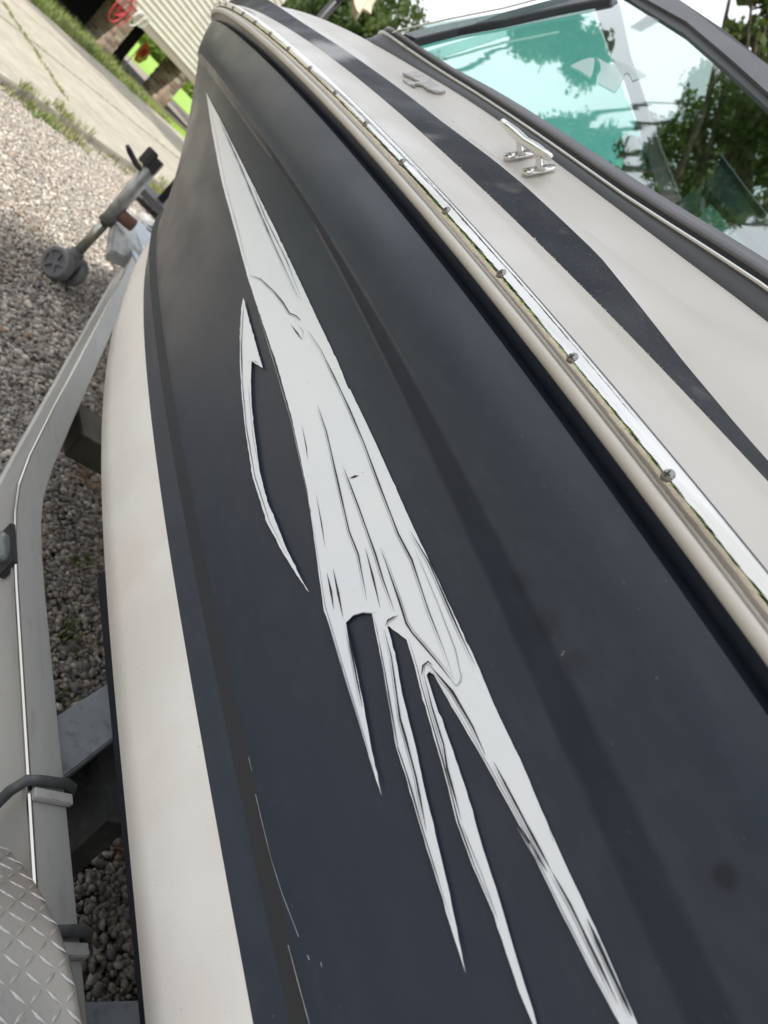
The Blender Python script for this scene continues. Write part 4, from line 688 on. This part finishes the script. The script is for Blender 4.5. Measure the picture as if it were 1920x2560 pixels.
def scatter(n, x0, x1, y0, y1, f=None):
    p = np.stack([RNG.uniform(x0, x1, n), RNG.uniform(y0, y1, n)], 1)
    return p[f(p)] if f is not None else p
infield = lambda p: ((p[:, 0]-7.0)*.7071-(p[:, 1]-1.05)*.7071 < .02)
near = scatter(34000, .1, 2.3, .35, 1.25)
mid = scatter(150000, 1.2, 8.6, -.6, 2.6, lambda p: infield(p) & (p[:, 1] < p[:, 0]*.46+.2) & (p[:, 1] > p[:, 0]*.06-.05) & ((p[:, 0] > 2.3) | (p[:, 1] < .4)))
stones('gravel', near, .0069, (-.003, .007), 'grey crushed gravel under the trailer', .07)
stones('gravel', mid[mid[:, 0] < 3.0], .0098, (-.004, .010), 'grey brown gravel left of the trailer tongue', .16)
stones('gravel', mid[mid[:, 0] >= 3.0], .0115, (-.004, .011), 'pale gravel parking area beside the concrete driveway', .16, OV, OF)
# weeds and leaves
def tufts(name, spots, label, mt='blade', hgt=.05, nb=26, spread=.06):
    V = []; F = []
    for (x, y, z, k) in spots:
        for _ in range(int(nb*k)):
            a = random.random()*6.28; r_ = random.random()**.7*spread*k; bx, by = x+r_*math.cos(a), y+r_*math.sin(a)
            h = hgt*k*random.uniform(.5, 1.2); lean = random.uniform(.1, .9)*h; la = random.random()*6.28; w_ = .0022*(1+random.random())*(hgt/.05)**.5
            px, py = -math.sin(la)*w_, math.cos(la)*w_; i = len(V)
            V += [W(bx-px, by-py, z), W(bx+px, by+py, z), W(bx+.4*lean*math.cos(la)+px*.7, by+.4*lean*math.sin(la)+py*.7, z+h*.6), W(bx+.4*lean*math.cos(la)-px*.7, by+.4*lean*math.sin(la)-py*.7, z+h*.6), W(bx+lean*math.cos(la), by+lean*math.sin(la), z+h)]
            F += [(i, i+1, i+2, i+3), (i+3, i+2, i+4)]
    o = py_obj(name, V, F, M[mt]); tag(o, label, None, None, 'stuff'); return o
tufts('weeds', [(1.25, .84, -1, .9), (1.29, .86, -1, .7), (1.52, .90, -1, .6), (1.56, .93, -1, .5), (1.06, .82, -1, .6), (1.2, .87, -1, .5)], 'small green weeds in the gravel under the trailer', hgt=.045, nb=22, spread=.035)
sp = []
for _ in range(230):
    s = random.uniform(-1.2, 3.2); t = random.gauss(-.10, .10)
    den = .12+.88*(math.sin(s*3.1+1) > -.1)
    if random.random() < den: x, y = dr(s, t); sp.append((x, y, -1 if t < 0 else -.92, random.uniform(.5, 1.3)))
tufts('grass_edge', sp, 'ragged grass growing along the near edge of the concrete', hgt=.07, nb=16, spread=.07)
sp = []
for _ in range(260):
    s = random.uniform(-6, 8); x, y = dr(s, 2.24+random.gauss(0, .015)); sp.append((x, y, -.94, random.uniform(.4, .9)))
for _ in range(160):
    u = random.random(); x = 11.4-(3.0)*u+random.gauss(0, .03); y = .966+.55*u+random.gauss(0, .02); sp.append((x, y, -.925, random.uniform(.3, .8)))
tufts('grass_cracks', sp, 'grass growing in the cracks of the concrete driveway', hgt=.05, nb=12, spread=.035)
sp = []
for _ in range(1500):
    s = random.uniform(-8, 12); t = far+random.uniform(-.05, 3.6)**1.0; x, y = dr(s, t); sp.append((x, y, -1, random.uniform(.7, 1.6)))
tufts('tall_grass', sp, 'rough grass strip between the driveway and the raised house', 'blade', .16, 14, .16)
V = []; F = []
for x, y, k in [(1.92, .99, 14), (1.98, .97, 10), (2.04, .96, 8), (.79, .86, 3), (2.6, .8, 10), (3.3, .8, 12), (4.0, .9, 12), (3.0, .4, 14), (2.2, .45, 10), (5, .9, 14)]:
    for _ in range(k):
        cx_, cy_ = x+random.gauss(0, .035+.04*(x > 2.2)), y+random.gauss(0, .03+.05*(x > 2.2)); a = random.random()*6.28; l, w_ = random.uniform(.012, .026), random.uniform(.005, .010); z = -1+.016+random.random()*.01; tl = random.uniform(-.008, .012)
        i = len(V); V += [W(cx_+l*math.cos(a), cy_+l*math.sin(a), z+tl), W(cx_-w_*math.sin(a), cy_+w_*math.cos(a), z+.004), W(cx_-l*math.cos(a), cy_-l*math.sin(a), z), W(cx_+w_*math.sin(a), cy_-w_*math.cos(a), z+.002)]; F.append((i, i+1, i+2, i+3))
o = py_obj('dry_leaves', V, F, mat('dry leaf', (.36, .22, .11), .7, noise=[(8, (.22, .12, .06), .4, .6, 3)])); tag(o, 'dry brown leaves scattered on the gravel', None, None, 'stuff')

# ---------------------------------------------------------------- raised house
house = empty('house', W(*hs(1.5, 4), -1)); tag(house, 'cream sided house raised on brick piers above bright lawn', 'house')
def hp(s, t, z): x, y = hs(s, t); return W(x, y, z)
def hbox(bm, s0_, s1_, t0, t1, z0, z1):
    vs = [bm.verts.new(hp(s, t, z)) for s in (s0_, s1_) for t in (t0, t1) for z in (z0, z1)]
    for f in ((0, 1, 3, 2), (4, 6, 7, 5), (0, 4, 5, 1), (2, 3, 7, 6), (0, 2, 6, 4), (1, 5, 7, 3)): bm.faces.new([vs[i] for i in f])
SR = 3.75
bm = bmesh.new(); hbox(bm, -9, SR, .02, 8, .27, 3.4); bm_obj('wall', bm, M['siding'], house)
bm = bmesh.new(); hbox(bm, -9, SR, -.02, .06, .075, .27); bm_obj('skirt_board', bm, M['fascia'], house)
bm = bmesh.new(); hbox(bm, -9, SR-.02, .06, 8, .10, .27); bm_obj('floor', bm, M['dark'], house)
bm = bmesh.new()
zz = .27
bme = bmesh.new()
vs_ = [(-.020, 0), (-.034, .0), (-.034, .010), (-.004, .135), (0, .135)]
a = [bme.verts.new(hp(-9, t, z)) for t, z in vs_]; b = [bme.verts.new(hp(SR, t, z)) for t, z in vs_]
bme.faces.new(a); bme.faces.new(b[::-1])
for i in range(len(a)): bme.faces.new((a[i], b[i], b[(i+1) % len(a)], a[(i+1) % len(a)]))
bmesh.ops.recalc_face_normals(bme, faces=bme.faces); board_me = bpy.data.meshes.new('siding_board'); bme.to_mesh(board_me); bme.free(); board_me.materials.append(M['siding'])
for i in range(23):
    o = bpy.data.objects.new('siding_board', board_me); C.objects.link(o); o.parent = house; o.location = Vector((0, 0, .27+i*.136))-house.location
# brick piers: each brick its own piece
brick_me = []
for i in range(4):
    bm = bmesh.new(); bmesh.ops.create_cube(bm, size=1); bmesh.ops.bevel(bm, geom=bm.edges[:], offset=.03, segments=1, affect='EDGES')
    me = bpy.data.meshes.new('brick'); bm.to_mesh(me); bm.free(); me.materials.append(M['bricks'][i]); brick_me.append(me)
rz = math.atan2(-hw[1], hw[0])
def pier(s0_, t0, ws, wt):
    bm = bmesh.new(); hbox(bm, s0_+.012, s0_+ws-.012, t0+.012, t0+wt-.012, -1.0, .10); p = bm_obj('pier', bm, M['mortar'], house)
    ch = .098; bl = .25; n = int(1.08/ch)
    def put(s, t, z, lx, rot):
        o = bpy.data.objects.new('brick', random.choice(brick_me)); C.objects.link(o); o.parent = p
        q = hp(s, t, z)
        o.matrix_local = Matrix.Translation(q) @ Matrix.Rotation(rz+rot, 4, 'Z') @ Matrix.Diagonal((lx, .09, .084, 1))
    for c in range(n):
        z = -1.0+.04+c*ch; off = (c % 2)*bl*.5
        s = s0_-off
        while s < s0_+ws-.01:
            a0 = max(s, s0_); a1 = min(s+bl, s0_+ws)
            if a1-a0 > .04: put((a0+a1)/2, t0+.045+random.uniform(-.003, .003), z, a1-a0-.012, 0)
            s += bl
        t = t0+.095-((c+1) % 2)*bl*.5
        while t < t0+wt-.01:
            a0 = max(t, t0+.095); a1 = min(t+bl, t0+wt)
            if a1-a0 > .04: put(s0_+.045+random.uniform(-.003, .003), (a0+a1)/2, z, a1-a0-.012, math.pi/2)
            t += bl
pier(-.02-.40, 0.02, .42, .62)
pier(2.40, 0.02, .42, .62)
pier(7.0, .02, .42, .4)
bm = bmesh.new(); hbox(bm, -13, 3.15, 2.0, 2.1, -1.0, .12); bm_obj('crawl_shade_panel', bm, M['dark'], house)  # dark panel added to deepen the shade under the house
bm = bmesh.new(); hbox(bm, -12, 5, -.06, .02, -1.0, -.93); bm_obj('ground_beam', bm, mat('weathered timber', (.25, .20, .15), .8), house)
# red hose and white cord hanging from the skirt board
def coil(name, cs, ct, cz, r0, n, m, label, cat, squash=1.15, rad=.012):
    bm = bmesh.new(); pts = []
    for k in range(n):
        rr = r0*random.uniform(.6, 1.15); o1, o2 = random.uniform(-.16, .16), random.uniform(-.03, .03)
        for a in range(0, 360, 15):
            pts.append(hp(cs+o1+rr*.75*math.sin(R(a)), ct+o2*.5-.03*math.cos(R(a)), cz-rr*squash+rr*squash*math.cos(R(a))+.02*math.sin(R(a*2+k*50))))
    tube(bm, pts, rad, 8); o = bm_obj(name, bm, m, None, True); tag(o, label, cat)
coil('garden_hose', -.95, -.25, .34, .30, 6, M['red'], 'coiled red hose hanging below the left end of the skirt board', 'hose')
coil('extension_cord', -.34, -.22, .32, .16, 4, M['whitec'], 'white coiled cord hung beside the red hose', 'cord', 1.1, .014)
# orange and yellow flag on a pole on the lawn
fl = empty('garden_flag', W(23.6, 4.9, -1)); tag(fl, 'small orange and yellow garden flag with red middle seen between the brick piers', 'flag')
def fpos(dx, dz): p = np.array([23.6, 4.9])+hw*dx; return W(float(p[0]), float(p[1]), -.36+dz)
bm = bmesh.new(); tube(bm, [fpos(-.26, -.64), fpos(-.26, .30)], .012, 8); bm_obj('pole', bm, M['whitec'], fl)
for nm, poly, m in (('flag_cloth', [(-.25, .24), (.0, .28), (.16, .16), (.24, -.02), (.10, -.24), (-.14, -.26), (-.25, -.06)], 'orange'), ('flag_band', [(-.06, .04), (.14, .12), (.20, -.02), (.06, -.20), (-.12, -.18)], 'yellow'), ('flag_centre', [(-.12, .12), (.02, .16), (.06, .02), (-.02, -.10), (-.14, -.02)], 'redn')):
    bm = bmesh.new(); k = {'flag_cloth': 0, 'flag_band': .012, 'flag_centre': .024}[nm]
    plate(bm, [fpos(a, b)+Vector((-k, -k, 0)) for a, b in poly], (-.006, -.006, 0)); bm_obj(nm, bm, M[m], fl)
# patio umbrella beyond the bow
um = empty('patio_umbrella', W(7, 2.25, -.92)); tag(um, 'cream canvas patio umbrella on a black pole beyond the bow', 'umbrella')
bm = bmesh.new(); tube(bm, [W(7, 2.26, -.92), W(7, 2.26, 2.3)], .034, 14); bm_obj('pole', bm, M['blackp'], um, True)
bm = bmesh.new(); tube(bm, [W(7, 2.26, -.92), W(7, 2.26, -.86)], .25, 24); bm_obj('base', bm, M['blackp'], um)
bm = bmesh.new(); rings_ = []
for h, rr in ((2.35, .03), (2.1, .07), (1.8, .13), (1.5, .19), (1.36, .22)):
    rg_ = []
    for k in range(48):
        an = 2*math.pi*k/48; fold = 1-.30*(.5+.5*math.cos(8*an)); low = 0 if h > 1.4 else -.10*(.5+.5*math.cos(4*(an-1.2)))+.10
        rg_.append(bm.verts.new(W(7+rr*fold*math.cos(an), 2.30+rr*fold*math.sin(an), h+low)))
    rings_.append(rg_)
for a, b in zip(rings_, rings_[1:]):
    for k in range(48): bm.faces.new((a[k], a[(k+1) % 48], b[(k+1) % 48], b[k]))
bm.faces.new(rings_[0][::-1])
bm_obj('canopy', bm, M['canvas'], um)

# ---------------------------------------------------------------- trees and shrubs
def leaf_mesh(name, clumps, nleaf, size, m, parent=None):
    # clumps: (cx, cy, cz, r) in the blender frame
    cl_ = np.array(clumps); wgt = cl_[:, 3]**2; idx = RNG.choice(len(cl_), nleaf, p=wgt/wgt.sum())
    d = RNG.normal(size=(nleaf, 3)); d /= np.linalg.norm(d, axis=1)[:, None]
    rr = cl_[idx, 3]*RNG.uniform(.25, 1, nleaf)**.6*RNG.choice([1, 1, 1, 1.15, 1.3], nleaf)
    c = cl_[idx, :3]+d*rr[:, None]*np.array([1, 1, .75])
    a = RNG.normal(size=(nleaf, 3)); a /= np.linalg.norm(a, axis=1)[:, None]; b = np.cross(a, RNG.normal(size=(nleaf, 3))); b /= np.linalg.norm(b, axis=1)[:, None]
    s = size*RNG.uniform(.6, 1.4, nleaf)[:, None]
    v = np.stack([c-a*s, c-b*s*.5, c+a*s, c+b*s*.5], 1).reshape(-1, 3)
    n = nleaf; me = bpy.data.meshes.new(name); me.vertices.add(4*n); me.vertices.foreach_set('co', v.reshape(-1).astype(np.float32))
    me.loops.add(4*n); me.loops.foreach_set('vertex_index', np.arange(4*n, dtype=np.int32)); me.polygons.add(n)
    me.polygons.foreach_set('loop_start', np.arange(0, 4*n, 4, dtype=np.int32)); me.polygons.foreach_set('loop_total', np.full(n, 4, dtype=np.int32)); me.update(calc_edges=True)
    return link(name, me, m, parent)
def tree(x, y, H, trunk_r, clumps, nleaf, size, m, label, base=-1.0, group=None, cat='tree', name='oak_tree'):
    t = empty(name, W(x, y, base)); tag(t, label, cat, group)
    b0 = W(x, y, base); top_ = W(x, y, base+H*.6)
    bm = bmesh.new(); pts = [b0+(top_-b0)*k/6+Vector((random.uniform(-.1, .1), random.uniform(-.1, .1), 0))*trunk_r*5*(k > 0) for k in range(7)]
    tube(bm, pts, [trunk_r*(1.25 if k == 0 else 1-.09*k) for k in range(7)], 12); bm_obj('trunk', bm, M['bark'], t, True)
    bm = bmesh.new()
    for c in clumps[:14]:
        e = Vector(c[:3]); s_ = pts[random.randint(3, 6)]; mid_ = (s_+e)/2+Vector((random.uniform(-.3, .3), random.uniform(-.3, .3), -.1))*.5
        tube(bm, [s_, mid_, e], [trunk_r*.35, trunk_r*.22, trunk_r*.06], 7)
    bm_obj('limbs', bm, M['bark'], t, True)
    leaf_mesh('crown', clumps, nleaf, size, m, t); return t
def pol(az, el, d): a, e = R(az), R(el); return W(d*math.cos(e)*math.cos(a), d*math.cos(e)*math.sin(a), d*math.sin(e))
def ball(cx, cy, cz, rx, rz_, n, rc):
    out_ = []
    for _ in range(n):
        d = RNG.normal(size=3); d /= np.linalg.norm(d); k = RNG.uniform(.4, 1)
        p = W(cx+d[0]*rx*k, cy+d[1]*rx*k, cz+d[2]*rz_*k); out_.append((p.x, p.y, p.z, rc*RNG.uniform(.6, 1.3)))
    return out_
# shade tree ahead of the boat, seen mirrored in the side window
cl1 = []
for k in range(210):
    j = k % 10
    if j < 5:
        el = random.uniform(44.9, 51.3); az = random.uniform(-4.6+max(0, 46.3-el)*1.5, 4.2)
        if random.random() < .12: continue
    elif j == 5: az = random.uniform(-2, 5); el = random.uniform(52, 58)
    elif j < 9: az = random.uniform(-12, -3.3); el = random.uniform(37, 42.6)
    else: az = random.uniform(.6, 2.9); el = random.uniform(34, 39)
    p = pol(az, el, 13+random.uniform(-1.2, 1.2))+Vector((.03, -.85, -.51)); cl1.append((p.x, p.y, p.z, random.uniform(.16, .36)))
tree(11.5, -2.8, 11, .30, cl1, 60000, .052, M['leaf'], 'tall shade tree standing in the gravel ahead of the boat')
# the tree that keeps the boat in shade while the house and far gravel are in sun
cs_ = W(.7, .9, -.3)+sd*13; cl3 = []
for _ in range(46):
    d = Vector(RNG.normal(size=3)).normalized()*random.uniform(.3, 1)*2.9; d.z *= .55; q = cs_+d; cl3.append((q.x, q.y, q.z, random.uniform(.5, .9)))
tree(cs_.x, -cs_.y, cs_.z+1, .34, cl3, 16000, .14, M['leaf2'], 'shade tree behind the camera that keeps the boat out of the sun')
# trees beyond the bow and behind the house
def simple(az, d, H, rx, n, nl, m, lab, name='oak_tree', size=.11, low=.3, cat='tree', grp='trees behind the house and bow', rc=None, squash=.9):
    x, y = d*math.cos(R(az)), d*math.sin(R(az)); cz = -1+H*(.5+low/2)
    tree(x, y, H, H*.022, ball(x, y, cz, rx, H*(1-low)/2*squash, n, rc or rx*.30), nl, size, M[m], lab, group=grp, name=name, cat=cat)
simple(16.6, 34, 8.0, 3.4, 60, 24000, 'leaf2', 'dense dark green tree just right of the house corner', low=.05)
simple(19.5, 30, 8.3, 2.6, 60, 24000, 'leaf', 'green tree behind the umbrella and the foredeck', low=.05)
simple(22.3, 27, 8.6, 2.2, 46, 11000, 'leaf', 'thin tree with sky showing through above the windshield corner', low=.05, rc=.45, size=.085)
simple(24.6, 30, 8.0, 2.4, 40, 7000, 'leaf2', 'sparse tree standing right of the thin one beyond the windshield', low=.05, rc=.42, size=.09)
simple(27, 36, 5, 4.5, 50, 7000, 'leaf2', 'low bushy tree hidden behind the windshield frame', low=.05)
# overhanging branch tree at the right
cl2 = []
for az, el, r_ in [(38.6, 27.3, .55), (40.2, 26.4, .55), (37.2, 28.6, .40), (41.5, 25.3, .5), (39.6, 24.9, .45), (36.6, 28.0, .25), (42.5, 27, .8), (44, 25, .9), (40.5, 29, .7), (46, 28, 1.2), (43, 31, 1.1), (49, 24, 1.2), (42.6, 23.3, .5), (38, 30.5, .5)]:
    p = pol(az, el, 13)
    cl2.append((p.x, p.y, p.z, r_*.5))
    for _ in range(4): cl2.append((p.x+random.gauss(0, .3), p.y+random.gauss(0, .3), p.z+random.gauss(0, .25), r_*.26))
tree(9.0, 10.0, 9.5, .24, cl2, 9000, .075, M['leaf'], 'tree reaching loose branches over the windshield top rail')
cs5 = []
for a_ in np.arange(37.9, 50, .75):
    for e_ in np.arange(11, 24.6, .85):
        if RNG.random() < .13 or e_ > 20.5+(a_-37.9)*1.6: continue
        p = pol(a_+RNG.normal(0, .25), e_+RNG.normal(0, .3), 16+RNG.normal(0, .5)); cs5.append((p.x, p.y, p.z, .26*RNG.uniform(.7, 1.2)))
for k in range(60):
    p = pol(random.uniform(48, 64), random.uniform(6, 23), 16); cs5.append((p.x, p.y, p.z, random.uniform(.3, .7)))
tree(16*math.cos(R(52)), 16*math.sin(R(52)), 6.5, .25, cs5, 62000, .06, M['leaf'], 'broad tree on the far side of the boat seen through the side window')
# far hedge beyond the lawn, and woods that ring the yard
def mass(name, pts, hgt, rad, nl, size, m, label):
    cs = []
    for (x0, y0), (x1, y1) in zip(pts, pts[1:]):
        L_ = math.hypot(x1-x0, y1-y0); n = int(L_/rad*1.1)
        for k in range(n):
            u = (k+random.random())/n; h = hgt*random.uniform(.55, 1.1)
            for q in range(3):
                p = W(x0+(x1-x0)*u+random.gauss(0, rad*.5), y0+(y1-y0)*u+random.gauss(0, rad*.5), -1+h*(q+.5)/3); cs.append((p.x, p.y, p.z, rad*random.uniform(.6, 1.1)))
    o = leaf_mesh(name, cs, nl, size, m); tag(o, label, None, None, 'stuff')
mass('far_hedge', [(150, 18), (150, 55)], 5.5, 3, 9000, .7, M['leaf2'], 'dark hedge at the far end of the lawn')
mass('flowering_shrubs', [(100, 20.0), (100, 30)], 1.6, 1.0, 4000, .25, M['leaf3'], 'yellow green shrubs on the far lawn under the house')
mass('distant_woods', [(-30, -40), (10, -48), (45, -38), (70, -15), (80, 6)], 10, 3.5, 16000, .9, M['leaf2'], 'woods closing the yard on the far side')
mass('distant_woods', [(90, 40), (60, 60), (20, 70), (-30, 60)], 5, 3, 14000, .9, M['leaf2'], 'woods beyond the starboard side of the boat')
mass('distant_woods', [(-30, 60), (-50, 10), (-30, -40)], 13, 4, 12000, .9, M['leaf2'], 'woods behind the stern of the boat')
